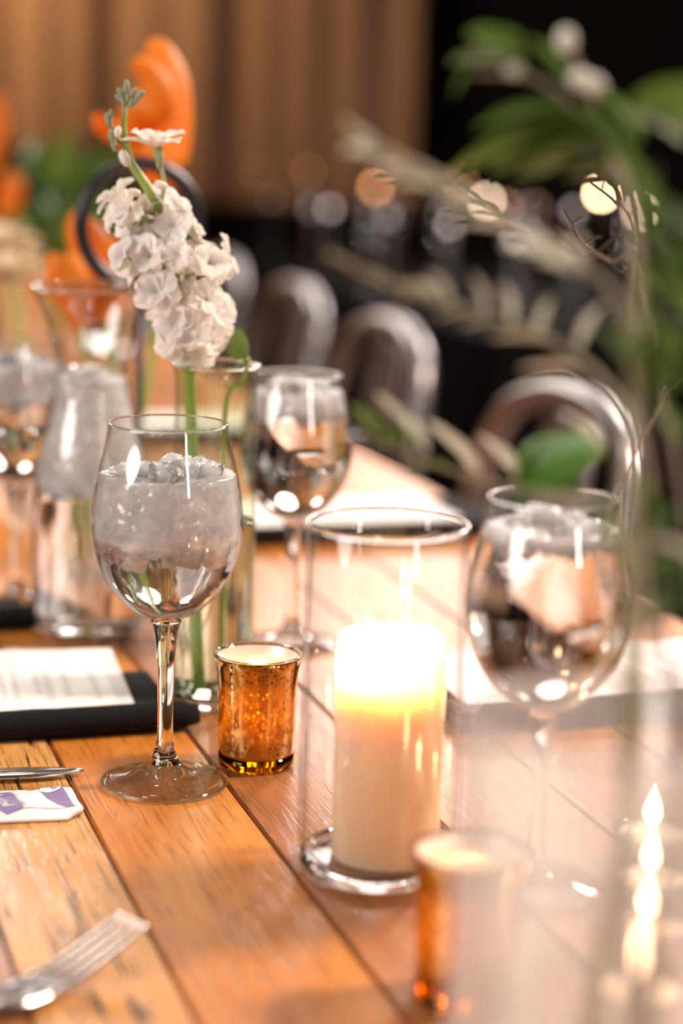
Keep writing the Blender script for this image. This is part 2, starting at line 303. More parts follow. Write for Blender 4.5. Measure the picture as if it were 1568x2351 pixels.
# ------------------------------------------------------------------ builders
def mesh(name, verts, faces, mat, smooth=True):
    me = bpy.data.meshes.new(name); me.from_pydata([tuple(v) for v in verts], [], faces); me.update()
    bm = bmesh.new(); bm.from_mesh(me); bmesh.ops.recalc_face_normals(bm, faces=bm.faces); bm.to_mesh(me); bm.free()
    me.materials.append(mat)
    if smooth: me.polygons.foreach_set('use_smooth', [True]*len(me.polygons))
    return me
def link(name, me, parent=None, loc=None, rot=None, scale=None, mw=None):
    o = bpy.data.objects.new(name, me); COL.objects.link(o)
    if parent: o.parent = parent
    if loc is not None: o.location = loc
    if rot is not None: o.rotation_euler = rot
    if scale is not None: o.scale = scale if hasattr(scale, '__len__') else (scale,)*3
    if mw is not None: o.matrix_basis = mw
    return o
def tag(o, label=None, cat=None, group=None, kind=None):
    if label: o['label'] = label
    if cat: o['category'] = cat
    if group: o['group'] = group
    if kind: o['kind'] = kind
    return o
def thing(name, label, cat, loc=(0, 0, 0), rz=0, group=None):
    o = bpy.data.objects.new(name, None); COL.objects.link(o); o.location = loc; o.rotation_euler = (0, 0, rz); o.empty_display_size = .02
    return tag(o, label, cat, group)
def lathe_data(prof, seg=64):
    v, f = [], []; rings = []
    for (r, z) in prof:
        if r < 1e-6: rings.append([len(v)]); v.append((0, 0, z))
        else:
            rings.append(list(range(len(v), len(v)+seg)))
            v += [(r*math.cos(2*math.pi*i/seg), r*math.sin(2*math.pi*i/seg), z) for i in range(seg)]
    for a, b in zip(rings[:-1], rings[1:]):
        for i in range(seg):
            j = (i+1) % seg
            if len(a) == 1 and len(b) == 1: continue
            if len(a) == 1: f.append((a[0], b[j], b[i]))
            elif len(b) == 1: f.append((a[i], a[j], b[0]))
            else: f.append((a[i], a[j], b[j], b[i]))
    return v, f
def lathe(name, prof, mat, seg=64): return mesh(name, *lathe_data(prof, seg), mat)
def smooth_prof(pts, n=6):
    """Catmull-Rom through (r, z) points"""
    out = []; P = [pts[0]]+list(pts)+[pts[-1]]
    for i in range(1, len(P)-2):
        p0, p1, p2, p3 = P[i-1], P[i], P[i+1], P[i+2]
        for k in range(n):
            t = k/n
            out.append(tuple(max(0, .5*((2*p1[c])+(-p0[c]+p2[c])*t+(2*p0[c]-5*p1[c]+4*p2[c]-p3[c])*t*t+(-p0[c]+3*p1[c]-3*p2[c]+p3[c])*t**3)) for c in (0, 1)))
    out.append(pts[-1]); return out
def crom(pts, n=8):
    out = []; P = [pts[0]]+list(pts)+[pts[-1]]
    P = [Vector(p) for p in P]
    for i in range(1, len(P)-2):
        p0, p1, p2, p3 = P[i-1], P[i], P[i+1], P[i+2]
        for k in range(n):
            t = k/n
            out.append(.5*((2*p1)+(-p0+p2)*t+(2*p0-5*p1+4*p2-p3)*t*t+(-p0+3*p1-3*p2+p3)*t**3))
    out.append(P[-2]); return out
def tube_data(pts, rad, seg=10, flat=1.0, closed=False):
    v, f = [], []; n = len(pts); up = Vector((0, 0, 1)); pn = None
    for i, p in enumerate(pts):
        p = Vector(p)
        a = Vector(pts[(i-1) % n if closed else max(0, i-1)]); b = Vector(pts[(i+1) % n if closed else min(n-1, i+1)]); t = (b-a).normalized()
        if pn is None:
            x = t.cross(up)
            if x.length < .1: x = t.cross(Vector((1, 0, 0)))
            x.normalize()
        else:
            x = pn-t*pn.dot(t); x.normalize()
        pn = x; y = t.cross(x)
        r = rad[i] if hasattr(rad, '__len__') else rad
        for k in range(seg):
            a_ = 2*math.pi*k/seg; v.append(p+x*(r*math.cos(a_))+y*(r*flat*math.sin(a_)))
    for i in range(n if closed else n-1):
        for k in range(seg):
            k2 = (k+1) % seg; i2 = (i+1) % n
            f.append((i*seg+k, i*seg+k2, i2*seg+k2, i2*seg+k))
    if not closed:
        f.append(tuple(range(seg))[::-1]); f.append(tuple((n-1)*seg+k for k in range(seg)))
    return v, f
def tube(name, pts, rad, mat, seg=10, flat=1.0, closed=False): return mesh(name, *tube_data(pts, rad, seg, flat, closed), mat)
def box_data(x0, x1, y0, y1, z0, z1, b=0.0):
    bm = bmesh.new(); bmesh.ops.create_cube(bm, size=1)
    for v in bm.verts: v.co = Vector(((x0+x1)/2+v.co.x*(x1-x0), (y0+y1)/2+v.co.y*(y1-y0), (z0+z1)/2+v.co.z*(z1-z0)))
    if b: bmesh.ops.bevel(bm, geom=bm.edges[:], offset=b, segments=2, affect='EDGES')
    bm.verts.index_update(); v = [tuple(q.co) for q in bm.verts]; f = [tuple(q.index for q in fa.verts) for fa in bm.faces]; bm.free(); return v, f
def box(name, x0, x1, y0, y1, z0, z1, mat, b=0.0): return mesh(name, *box_data(x0, x1, y0, y1, z0, z1, b), mat, smooth=False)
def merge(parts):
    v, f = [], []
    for (pv, pf) in parts:
        o = len(v); v += list(pv); f += [tuple(i+o for i in q) for q in pf]
    return v, f

# ------------------------------------------------------------------ room
TH = R(17.5); CT, ST = math.cos(TH), math.sin(TH)
def uv(u, v, z=0): return Vector((u*CT-v*ST, u*ST+v*CT, TZ+z))      # table coordinates: u across, v along the planks
def room():
    o = link('floor', box('floor', -7, 7, -4, 12, -.1, 0, M['floor'])); tag(o, kind='structure')
    o = link('ceiling', box('ceiling', -7, 7, -4, 12, 4.8, 4.9, M['darkwall'])); tag(o, kind='structure')
    for n, a in dict(wall_back=(-7, 7, 12, 12.1), wall_front=(-7, 7, -4.1, -4), wall_left=(-7.1, -7, -4, 12), wall_right=(7, 7.1, -4, 12)).items():
        o = link(n, box(n, *a, 0, 4.8, M['darkwall'])); tag(o, kind='structure')
    # pleated curtain lit by warm lamps
    v, f = [], []; x = -5.2; n = 520; rnd = random.Random(3)
    ph = 0
    for i in range(n+1):
        x = -5.2+i*(5.52/n); ph += (5.52/n)*2*math.pi/(.30+.16*noise.noise(Vector((x*1.7, 0, 0))))
        y = 10.6+.030*math.sin(ph)+.07*noise.noise(Vector((x*3, 3, 0)))
        v += [(x, y, .03), (x, y*.999, 4.7)]
    f = [(2*i, 2*i+2, 2*i+3, 2*i+1) for i in range(n)]
    o = link('curtain', mesh('curtain', v, f, M['curtain'])); md = o.modifiers.new('s', 'SOLIDIFY'); md.thickness = .004
    tag(o, 'tan pleated curtain hanging across the far end of the room', 'curtain')
room()

# ------------------------------------------------------------------ our table
def make_table():
    t = thing('wooden_table', 'long orange-brown plank table that carries the glasses and candles', 'table', (0, 0, 0), 0)
    seams = [-.24, -.155, -.065, .0325, .1143, .1803, .2657, .362, .445, .53, .612, .70]
    mats = [3, 1, 2, 2, 0, 1, 2, 3, 1, 3, 1, 2]
    for i in range(len(seams)-1):
        a, b = seams[i]+.0007, seams[i+1]-.0007
        dz = random.uniform(-.0006, .0004)
        me = box('plank', a, b, -.75, 4.6, -.032, dz, W[mats[i]], .0013)
        o = link('plank', me, t, (0, 0, TZ), (0, 0, TH))
    me = box('apron', -.19, .65, -.65, 4.5, -.12, -.034, M['tableleg']); link('apron', me, t, (0, 0, TZ), (0, 0, TH))
    for (u, v) in ((-.15, -.6), (.6, -.6), (-.15, 1.9), (.6, 1.9), (-.15, 4.4), (.6, 4.4)):
        me = box('leg', u-.035, u+.035, v-.035, v+.035, -TZ, -.12, M['tableleg'], .004); link('leg', me, t, (0, 0, TZ), (0, 0, TH))
make_table()

# ------------------------------------------------------------------ wine glass
BOWL = [(.0040, .0955), (.011, .0972), (.0195, .1015), (.0295, .1115), (.0368, .1240), (.0410, .1385), (.0420, .150), (.0409, .164), (.0380, .180), (.0345, .194), (.0326, .205)]
def rad_at(prof, z):
    for (r0, z0), (r1, z1) in zip(prof[:-1], prof[1:]):
        if z0 <= z <= z1: return r0+(r1-r0)*(z-z0)/max(1e-9, z1-z0)
    return prof[-1][0]
bo = smooth_prof(BOWL, 5)
def inner(prof, t, zb):
    return [(max(0, r-t), z) for r, z in prof if z > zb]
bi = [(0, .0985)]+inner(bo, .0008, .0985)
ME = {}
ME['bowl'] = lathe('bowl', [(0, .0950)]+bo+[(.0322, .2053)]+bi[::-1], M['bowl'], 80)
rimpts = [(.0322*math.cos(2*math.pi*i/80), .0322*math.sin(2*math.pi*i/80), .205) for i in range(80)]
ME['rim'] = tube('rim', rimpts, .0006, M['rim'], 8, closed=True)
ME['stem'] = lathe('stem', [(0, .0125)]+smooth_prof([(.0088, .0125), (.0068, .0165), (.0050, .024), (.0044, .038), (.0045, .055), (.0052, .072), (.0066, .086), (.0085, .0945)], 5)+[(0, .0948)], M['glass'], 40)
ME['foot'] = lathe('foot', [(0, .0008)]+[(.033, .0004), (.0352, .0010), (.0356, .0020), (.0350, .0029), (.030, .0037), (.022, .0050), (.015, .0075), (.0105, .0105), (.0088, .0124), (0, .0124)], M['footg'], 80)
ME['foot_rim'] = tube('foot_rim', [(.0350*math.cos(2*math.pi*i/80), .0350*math.sin(2*math.pi*i/80), .0016) for i in range(80)], .0009, M['rim'], 8, closed=True)
def water_mesh(prof_in, zt, mat, gap=.00025, ice=None):
    def k(z): return gap if not ice or z < ice[0]+.002 or z > ice[1]+.004 else gap+.0048*min(1, (z-ice[0]-.002)/.006)
    p = [(max(0, r-k(z)), z) for r, z in prof_in if z < zt]
    rt = rad_at(prof_in, zt)-k(zt)
    return lathe('water', p+[(rt, zt), (rt-.0012, zt-.0007), (0, zt-.0009)], mat, 72)
def chunk_data(rnd, r):
    """angular lump of ice"""
    bm = bmesh.new(); pts = []
    for i in range(13):
        d = Vector((rnd.gauss(0, 1), rnd.gauss(0, 1), rnd.gauss(0, 1))).normalized(); pts.append(bm.verts.new(d*r*rnd.uniform(.75, 1.15)))
    h = bmesh.ops.convex_hull(bm, input=pts); dead = [g for g in h['geom_interior'] if isinstance(g, bmesh.types.BMVert)]
    if dead: bmesh.ops.delete(bm, geom=dead, context='VERTS')
    bmesh.ops.bevel(bm, geom=bm.edges[:], offset=r*.12, segments=3, affect='EDGES', clamp_overlap=True)
    bm.verts.index_update(); v = [q.co.copy() for q in bm.verts]; f = [tuple(q.index for q in fa.verts) for fa in bm.faces]; bm.free(); return v, f
def slush(prof_in, z0, z1, seed, top=.006, n_top=16, size=.0085, gap=.0001, mat='ice'):
    """packed crushed ice that fills the glass from z0 to z1, lumps standing above the water line"""
    rnd = random.Random(seed); parts = []
    seg, rows = 160, 54
    v, f = [], []
    for j in range(rows+1):
        t = j/rows; z = z0+(z1-z0)*t
        for i in range(seg):
            a = 2*math.pi*i/seg; r = rad_at(prof_in, z)-gap
            q = Vector((math.cos(a)*3.0, math.sin(a)*3.0, z*95+seed))
            vd = noise.voronoi(Vector((math.cos(a)*2.6, math.sin(a)*2.6, z*72+seed)))[0]
            rough = .0002+.0028*max(0, .35-(vd[1]-vd[0]))+abs(noise.noise(q*2.7))*.0004
            zz = z
            if t < .35: zz = z+(.35-t)*(.022*noise.noise(Vector((math.cos(a)*2.2, math.sin(a)*2.2, seed)))+.010*noise.noise(Vector((math.cos(a)*6, math.sin(a)*6, seed+3))))
            v.append((math.cos(a)*(r-rough), math.sin(a)*(r-rough), zz))
    for j in range(rows):
        for i in range(seg):
            k = (i+1) % seg; f.append((j*seg+i, j*seg+k, (j+1)*seg+k, (j+1)*seg+i))
    for (row, sgn, zc) in ((0, 1, z0), (rows, 1, z1)):
        nr = 7; prev = [row*seg+i for i in range(seg)]
        for q in range(1, nr):
            cur = []
            for i in range(seg):
                x, y, z = v[row*seg+i]; k = 1-q/nr
                cur.append(len(v)); v.append((x*k, y*k, z+.0025*noise.noise(Vector((x*k*260, y*k*260, seed+row)))*(1 if row else 2)))
            for i in range(seg):
                k2 = (i+1) % seg; f.append((prev[i], prev[k2], cur[k2], cur[i]))
            prev = cur
        c = len(v); v.append((0, 0, zc))
        for i in range(seg): f.append((prev[i], prev[(i+1) % seg], c))
    parts.append((v, f))
    lumps = []
    for k in range(n_top):
        r = rnd.uniform(.65, 1.15)*size; a = k*2.4+rnd.uniform(-.4, .4); rr = max(0, (rad_at(prof_in, z1+.004)-r*1.22))*math.sqrt((k+.5)/n_top)
        cv, cf = chunk_data(rnd, r); c = Vector((rr*math.cos(a), rr*math.sin(a), z1+rnd.uniform(-.4, .35)*top+.001))
        lumps.append(([Vector((q.x, q.y, q.z*.8))+c for q in cv], cf))
    for k in range(n_top//2):
        a = rnd.uniform(0, 2*math.pi); r = rnd.uniform(.45, .8)*size; z = z0-rnd.uniform(0, .004)
        rr = (rad_at(prof_in, z)-r*1.1-.0004)*rnd.uniform(.5, 1)
        cv, cf = chunk_data(rnd, r); c = Vector((rr*math.cos(a), rr*math.sin(a), z)); parts.append(([q+c for q in cv], cf))
    return mesh('crushed_ice', *merge(parts), M[mat]), mesh('ice_lumps', *merge(lumps), M['icec'])
def wine_glass(loc, label, wl, ice=None, icelabel=None, seed=1, ntop=16, rz=0, sc=1.0):
    g = thing('wine_glass', label, 'glass', loc, rz, 'stemmed glasses of iced water'); g.scale = (sc,)*3
    for k in ('bowl', 'rim', 'stem', 'foot', 'foot_rim'): link(k, ME[k], g)
    link('water', water_mesh(bi, wl, M['water'], ice=ice), g)
    if ice:
        a_, b_ = slush(bi, ice[0], ice[1], seed, n_top=ntop, size=.013); o = link('crushed_ice', a_, None, loc, (0, 0, rz), sc); link('ice_lumps', b_, o)['kind'] = 'stuff'; tag(o, icelabel, 'ice', 'ice in the drinks', 'stuff')
p1 = ground(377.5, 1798); wine_glass(p1, 'stemmed glass of iced water in sharp focus beside the black napkin', .1765, (.139, .1775), 'crushed ice in the sharply focused stemmed glass', 3, 16)
p = at(684, 846, 1.385); p.z = TZ; wine_glass(p, 'stemmed water glass behind the tall candle vase, near the grey chairs', .192, (.176, .193), 'thin layer of ice in the stemmed glass behind the candle vase', 8, 10, sc=.95)
p = at(1272, 1128, .93); p.z = TZ; wine_glass(p, 'stemmed water glass partly covered by leaves right of the candle vase', .190, (.184, .1905), 'few ice pieces in the stemmed glass under the leaves', 12, 7, sc=.955)
p = ground(38, 1392); wine_glass(p, 'stemmed water glass left of the carafe, cut by the photo edge', .186, (.160, .187), 'crushed ice in the stemmed glass left of the carafe', 17, 12)
p = Vector((-.40, 2.05, TZ)); wine_glass(p, 'small blurred stemmed glass far behind the orange lilies', .186)
p = uv(.43, 2.25); wine_glass(p, 'blurred stemmed glass on the far part of the table, behind the white menu', .186)

# ------------------------------------------------------------------ flame / candles
fl = lathe('flame', [(0, 0)]+smooth_prof([(.0012, .0005), (.0030, .004), (.0034, .0075), (.0024, .0125), (.0010, .017), (.0001, .0205)], 4), M['flame'], 20)
def pillar(parent_loc, r, h, label, power, foff=(0, 0), well=.016, z0=.0):
    c = thing('pillar_candle', label, 'candle', parent_loc)
    prof = [(0, 0), (r-.0015, 0), (r, .0015), (r, h*.5), (r*.998, h-.006), (r*.985, h-.002), (r*.95, h), (r*.86, h-.0015), (r*.78, h-.005), (r*.72, h-well+.004), (r*.6, h-well), (0, h-well-.0005)]
    me = lathe('wax_body', prof, M['wax'], 72)
    for v in me.vertices:
        if v.co.z > h-.004: v.co.z += .0014*noise.noise(Vector((v.co.x*60, v.co.y*60, 1)))
    link('wax_body', me, c)
    link('wick', tube('wick', [(foff[0], foff[1], h-well-.001), (foff[0]+.0004, foff[1], h-well+.005), (foff[0]+.0008, foff[1], h-.0085)], .0008, M['wick'], 8), c)
    link('flame', fl, c, (foff[0]+.001, foff[1], h-.0105), None, .85)
    point('candle_or_glint', Vector(parent_loc)+Vector((foff[0], foff[1], h-well+.013)), power, (1, .90, .86), .004)
    return c
def hurricane(loc, label, r=.0405, h=.1765, th=.0022, mat=None, group='clear cylinder vases'):
    v = thing('cylinder_vase', label, 'vase', loc, 0, group)
    prof = [(r-.004, .0065)]+[(r-.0014, .010), (r, .016), (r+.0004, .05), (r-.0002, h*.6), (r, h-.001), (r-.0006, h)]
    inn = [(r-.0016, h-.0006), (r-th, h-.002), (r-th, .016), (r-th-.002, .0105), (r-th-.006, .0085)]
    link('wall', lathe('wall', prof+inn, mat or M['vase'], 96), v)
    rp = [((r-th/2)*math.cos(2*math.pi*i/96), (r-th/2)*math.sin(2*math.pi*i/96), h) for i in range(96)]
    link('rim', tube('rim', rp, .0013, M['rim'], 8, closed=True), v)
    link('base', lathe('base', [(0, .0012), (r-.010, .0008), (r-.006, 0), (r-.0025, .0012), (r-.0010, .0045), (r-.0018, .0095), (r-.0045, .0093), (r-.008, .0082), (r-.016, .0075), (0, .0072)], M['wglass'], 96), v)
    return v
pv = ground(866, 1992); hurricane(pv, 'clear cylinder vase around the lit ivory pillar candle')
pillar(pv+Vector((.0035, -.002, .0080)), .0270, .114, 'lit ivory pillar candle inside the clear cylinder vase', 2.2, (-.013, .008), .027)

def votive(loc, label, clabel, rz=0, rt=.0256, h=.066, power=.08):
    v = thing('votive_holder', label, 'candle holder', loc, rz, 'amber flecked votive holders')
    rb = rt*.87
    outer = [(rb-.001, .0075), (rb, .010), (rb*1.01, .03), (rb*1.03, .05), (rt*.955, h-.006), (rt, h-.001), (rt-.0004, h)]
    link('cup', lathe('cup', outer+[(rt-.0015, h-.0004), (rt*.955-.0016, h-.006), (rb*1.0-.0016, .03), (rb-.002, .0095), (0, .0085), (0, .0075)], M['merc'], 72), v)
    link('silver_lining', lathe('silver_lining', [(rt-.0018, h-.0009), (rt*.955-.0020, h-.006), (rb*1.03-.0022, .050), (rb*1.03-.0026, .050), (rt*.955-.0024, h-.006), (rt-.0022, h-.0009)], M['silver'], 72), v)['label'] = 'silvery inner lip of the cup'
    rp = [((rt-.0008)*math.cos(2*math.pi*i/72), (rt-.0008)*math.sin(2*math.pi*i/72), h) for i in range(72)]
    link('rim', tube('rim', rp, .0010, M['rim'], 8, closed=True), v)
    link('base', lathe('base', [(0, .0015), (rb*.8, .001), (rb*.93, 0), (rb*.985, .0012), (rb, .004), (rb*.995, .0072), (0, .0072)], M['amber'], 72), v)
    t = thing('tealight', clabel, 'candle', Vector(loc)+Vector((0, 0, .0087)), 0, 'tealights in amber holders')
    link('wax_body', lathe('wax_body', [(0, 0), (.0165, 0), (.017, .001), (.017, .012), (.016, .0125), (.0155, .0118), (0, .0115)], M['twax'], 40), t)
    link('wick', tube('wick', [(0, 0, .011), (0, 0, .016)], .0006, M['wick'], 6), t)
    link('flame', fl, t, (0, 0, .015), None, .7)
    point('votive_light', Vector(loc)+Vector((0, 0, .031)), power, (1, .70, .36), .006)
pvt = ground(588, 1752); votive(pvt, 'amber flecked votive cup between the wine glass and the tall candle vase', 'small lit candle inside the amber cup beside the wine glass')
pv2 = ground(1068, 2286); votive(pv2, 'blurred amber flecked votive cup in front of the tall candle vase', 'small lit candle inside the blurred amber cup in front', 2.0)

# ------------------------------------------------------------------ foreground flower vase full of water
fv = at(1385, 1640, .60); fv.z = TZ
hurricane(fv, 'large misted blurred cylinder vase nearest the camera, holding greenery', .0455, .188, .0036, M['mist'])
pr = [(0, .0092), (.032, .0092), (.0365, .0112), (.0416, .018), (.0416, .188)]
vw = link('water', water_mesh(pr, .055, M['waterc'], .0003), None, fv); tag(vw, 'clear water low in the large vase nearest the camera', 'water')

# ------------------------------------------------------------------ carafe, bud vase, tumbler
def carafe(loc, label):
    c = thing('carafe', label, 'carafe', loc, 0)
    po = smooth_prof([(.034, .004), (.0405, .008), (.0435, .025), (.0440, .06), (.0425, .10), (.0370, .135), (.0300, .163), (.0265, .185), (.0270, .205), (.0330, .228), (.0418, .2475), (.0428, .250)], 5)
    pi_ = [(0, .007)]+inner(po, .0018, .007)
    link('body', lathe('body', [(0, .001), (.03, .0)]+po+[(.0416, .2505)]+pi_[::-1], M['vase'], 80), c)
    rp = [(.0422*math.cos(2*math.pi*i/80), .0422*math.sin(2*math.pi*i/80), .2503) for i in range(80)]
    link('lip', tube('lip', rp, .0014, M['rim'], 8, closed=True), c)
    link('water', water_mesh(pi_, .186, M['water'], ice=(.108, .187)), c)
    a_, b_ = slush(pi_, .108, .187, 23, n_top=8, size=.0085); o = link('crushed_ice', a_, None, loc); link('ice_lumps', b_, o)['kind'] = 'stuff'; tag(o, 'crushed ice in the upper half of the carafe', 'ice', 'ice in the drinks', 'stuff')
pc = at(212, 668, 1.40); pc.z = TZ; carafe(pc, 'flared clear carafe of iced water standing left of the flower vase')
pb = at(497, 845, 1.235); pb.z = TZ
def budvase(loc):
    b = thing('bud_vase', 'slim clear glass vase holding the white stock flower', 'vase', loc, 0)
    po = smooth_prof([(.0255, .002), (.0270, .006), (.0272, .03), (.0268, .10), (.0262, .17), (.0262, .205), (.0272, .2155), (.0275, .218)], 4)
    pi_ = [(0, .009)]+inner(po, .0016, .009)
    link('body', lathe('body', po+[(.0262, .2185)]+pi_[::-1], M['greenglass'], 72), b)
    link('base', lathe('base', [(0, .0008), (.022, 0), (.0250, .0010), (.0262, .004), (.0250, .0078), (0, .0080)], M['glass'], 72), b)
    rp = [(.0268*math.cos(2*math.pi*i/72), .0268*math.sin(2*math.pi*i/72), .2182) for i in range(72)]
    link('rim', tube('rim', rp, .0012, M['rim'], 8, closed=True), b)
    link('water', water_mesh(pi_, .120, M['waterc']), b)
budvase(pb)
def tumbler(loc, label):
    b = thing('glass_tumbler', label, 'glass', loc, 0)
    po = smooth_prof([(.024, .003), (.0265, .008), (.030, .05), (.0325, .095)], 4)
    link('body', lathe('body', [(0, .001), (.022, 0)]+po+[(.0318, .0952)]+([(0, .008)]+inner(po, .0014, .008))[::-1], M['greenglass'], 64), b)
pt = ground(232, 1352); tumbler(pt+Vector((0, .25, 0)), 'pale greenish tumbler seen through the carafe')

# ------------------------------------------------------------------ petals, leaves
def leaf_data(l, wd, fold=.18, curl=.12, nx=8, ny=4, tip=1.3, wav=0, seed=0):
    v, f = [], []
    for i in range(nx+1):
        t = i/nx; w_ = wd*math.sin(math.pi*min(1, t**.8*.97+.015))**(1/tip)
        for j in range(-ny//2, ny//2+1):
            s = j/(ny/2); z = abs(s)*w_*fold-curl*l*t*t+wav*w_*math.sin(t*9+j*2+seed)*abs(s)
            v.append((t*l, s*w_*.5, z))
    m = ny+1
    for i in range(nx):
        for j in range(ny): f.append((i*m+j, (i+1)*m+j, (i+1)*m+j+1, i*m+j+1))
    return v, f
def petal_data(s, seed=0):
    rnd = random.Random(seed); v, f = [], []; nx, ny = 7, 8
    for i in range(nx+1):
        t = i/nx; w_ = s*(.22+.78*math.sin(min(1, t*1.15)*math.pi*.55))*(1 if t < .8 else 1-(t-.8)*1.6)
        for j in range(ny+1):
            q = j/ny*2-1
            z = s*(.30*t-.50*t*t)+s*.16*q*q+s*.09*math.sin(q*6+seed+t*3)*t
            v.append((t*s*1.15*(1-.13*q*q), q*w_*.62, z+s*.05*rnd.uniform(-1, 1)*t))
    m = ny+1
    for i in range(nx):
        for j in range(ny): f.append((i*m+j, (i+1)*m+j, (i+1)*m+j+1, i*m+j+1))
    return v, f
PET = [mesh('petal', *petal_data(1, k), M['petal']) for k in range(5)]
CUP = lathe('blossom', [(0, -.35), (.07, -.3), (.10, -.1), (.12, .02), (.06, .09), (0, .1)], M['center'], 10)
def orient(d, roll=0):
    return Vector(d).normalized().to_track_quat('Z', 'Y').to_matrix().to_4x4() @ Matrix.Rotation(roll, 4, 'Z')
def blossom(parent, pos, d, s, rnd, npet=7):
    b = link('blossom', CUP, parent, mw=Matrix.Translation(pos) @ orient(d, rnd.uniform(0, 6)) @ Matrix.Scale(s, 4))
    for k in range(npet):
        a = k*2*math.pi/npet*(1 if k < 4 else 1)+rnd.uniform(-.3, .3); el = rnd.uniform(-.9, -.15) if k % 2 else rnd.uniform(-.45, .1)
        link('petal', PET[rnd.randrange(5)], b, mw=Matrix.Rotation(a, 4, 'Z') @ Matrix.Rotation(el, 4, 'Y') @ Matrix.Scale(rnd.uniform(.85, 1.1), 4))
def stock_flower():
    rnd = random.Random(5); D = 1.2
    path = [(287, 262), (285, 305), (300, 372), (335, 425), (372, 490), (398, 560), (408, 640), (412, 720), (425, 800), (436, 880), (440, 985)]
    P = [at(x, y, D+(.03*i/10)) for i, (x, y) in enumerate(path)]
    base = pb+Vector((-.006, -.004, .012)); P.append(base)
    fl_ = thing('stock_flower', 'tall spike of white stock blossoms in the slim glass vase', 'flower', P[-1])
    O = P[-1].copy(); Q = [q-O for q in P]
    C = crom(Q, 6); link('stem', tube('stem', C, [.0014+.0022*min(1, i/25) for i in range(len(C))], M['stemg'], 8), fl_)
    spots = [(268, 452, 95), (262, 492, 80), (300, 478, 85), (322, 505, 90), (392, 462, 80), (352, 485, 95), (430, 512, 90), (398, 520, 85), (318, 555, 95), (290, 590, 80), (446, 555, 80), (512, 590, 88), (478, 606, 88), (452, 590, 90),
             (365, 560, 100), (330, 620, 95), (308, 605, 70), (378, 622, 90), (360, 672, 95), (416, 690, 95), (472, 690, 85), (496, 722, 95), (452, 728, 95), (402, 752, 95), (478, 782, 85), (438, 800, 90), (500, 758, 75), (384, 712, 85), (345, 590, 90),
             (425, 640, 60), (395, 790, 75), (460, 825, 60), (350, 655, 75), (440, 765, 80), (410, 585, 70), (300, 530, 70)]
    for (x, y, s) in spots:
        pos = at(x, y, D+rnd.uniform(-.022, .022)+.01)-O
        j = min(range(len(C)), key=lambda i: abs(C[i].z-pos.z+.012)); ax = C[j]
        d = (pos-ax); d.z = d.z*.3+.004; d += Vector((rnd.uniform(-1, 1), rnd.uniform(-1.6, .2), rnd.uniform(-.3, .7)))*.011
        blossom(fl_, pos, d, s/3700*.50, rnd)
        link('pedicel', tube('pedicel', [ax, ax*.45+pos*.55+Vector((0, 0, -.002)), pos], .0009, M['stemp'], 6), fl_)
    # the separate blossom on its own upright stalk
    a = at(372, 455, D)-O; b = at(366, 375, D)-O; top = at(357, 345, D)-O
    link('pedicel', tube('pedicel', crom([a, (a+b)/2+Vector((.002, 0, 0)), b], 5), .0013, M['stemp'], 8), fl_)
    link('calyx', lathe('calyx', [(0, -.004), (.0018, -.003), (.0026, .004), (.0020, .009), (0, .010)], M['stemp'], 12), fl_, b)
    bl = link('blossom', CUP, fl_, mw=Matrix.Translation(top) @ Matrix.Scale(.0155, 4))
    for k in range(6):
        link('petal', PET[k % 5], bl, mw=Matrix.Rotation(k*math.pi/3+.2, 4, 'Z') @ Matrix.Rotation(-.75+.3*(k % 2), 4, 'Y') @ Matrix.Scale(1.15, 4))
    # closed buds near the tip
    bm_ = lathe('bud', [(0, -1), (.35, -.8), (.5, -.2), (.42, .5), (.2, .9), (0, 1)], M['bud'], 12); bw = lathe('bud', [(0, -1), (.4, -.8), (.6, -.1), (.5, .6), (.2, .95), (0, 1)], M['wbud'], 12)
    for (x, y, s, dx, dz, me) in [(290, 200, 26, .05, 1, bm_), (276, 214, 22, -.6, 1, bm_), (306, 212, 22, .7, 1, bm_), (322, 218, 24, 1, .8, bm_), (283, 232, 24, -.5, 1, bm_), (302, 236, 24, .3, 1, bm_), (294, 222, 22, 0, 1, bm_),
                                  (312, 232, 20, .8, 1, bm_), (272, 226, 18, -.9, 1, bm_), (248, 275, 27, -.2, 1, bm_), (254, 262, 18, .1, 1, bm_), (257, 315, 28, -.3, 1, bm_), (270, 303, 22, .3, 1, bw), (286, 364, 32, -.5, 1, bw), (262, 335, 24, -.4, 1, bm_), (370, 425, 26, 1.6, -.6, bw), (308, 442, 26, -1, .2, bw)]:
        link('bud', me, fl_, mw=Matrix.Translation(at(x, y, D-.004)-O) @ orient((dx, 0, dz)) @ Matrix.Scale(s/3700*.62, 4))
    link('pedicel', tube('pedicel', crom([at(287, 262, D)-O, at(284, 245, D)-O, at(290, 215, D)-O], 4), .0016, M['stemp'], 8), fl_)
    link('pedicel', tube('pedicel', crom([at(292, 340, D)-O, at(268, 315, D)-O, at(250, 280, D)-O], 4), .0013, M['stemp'], 8), fl_)
stock_flower()
def sprig():
    P = [at(548, 790, 1.225), at(568, 822, 1.23), at(556, 880, 1.235), at(516, 960, 1.24)]; P.append(pb+Vector((.004, .004, .012)))
    O = P[-1].copy(); s = thing('leaf_sprig', 'single green stem with one rounded leaf in the slim glass vase', 'plant', O)
    link('stem', tube('stem', crom([q-O for q in P[1:]], 6), .0017, M['stemg'], 8), s)
    me = mesh('leaf', *leaf_data(1, .62, .25, .1, 8, 4, 2.2), M['leafg'])
    a = P[1]-O; b = at(538, 765, 1.215)-O; d = b-a
    link('leaf', me, s, mw=Matrix.Translation(a) @ d.to_track_quat('X', 'Z').to_matrix().to_4x4() @ Matrix.Rotation(R(70), 4, 'X') @ Matrix.Scale(d.length*1.1, 4))
sprig()

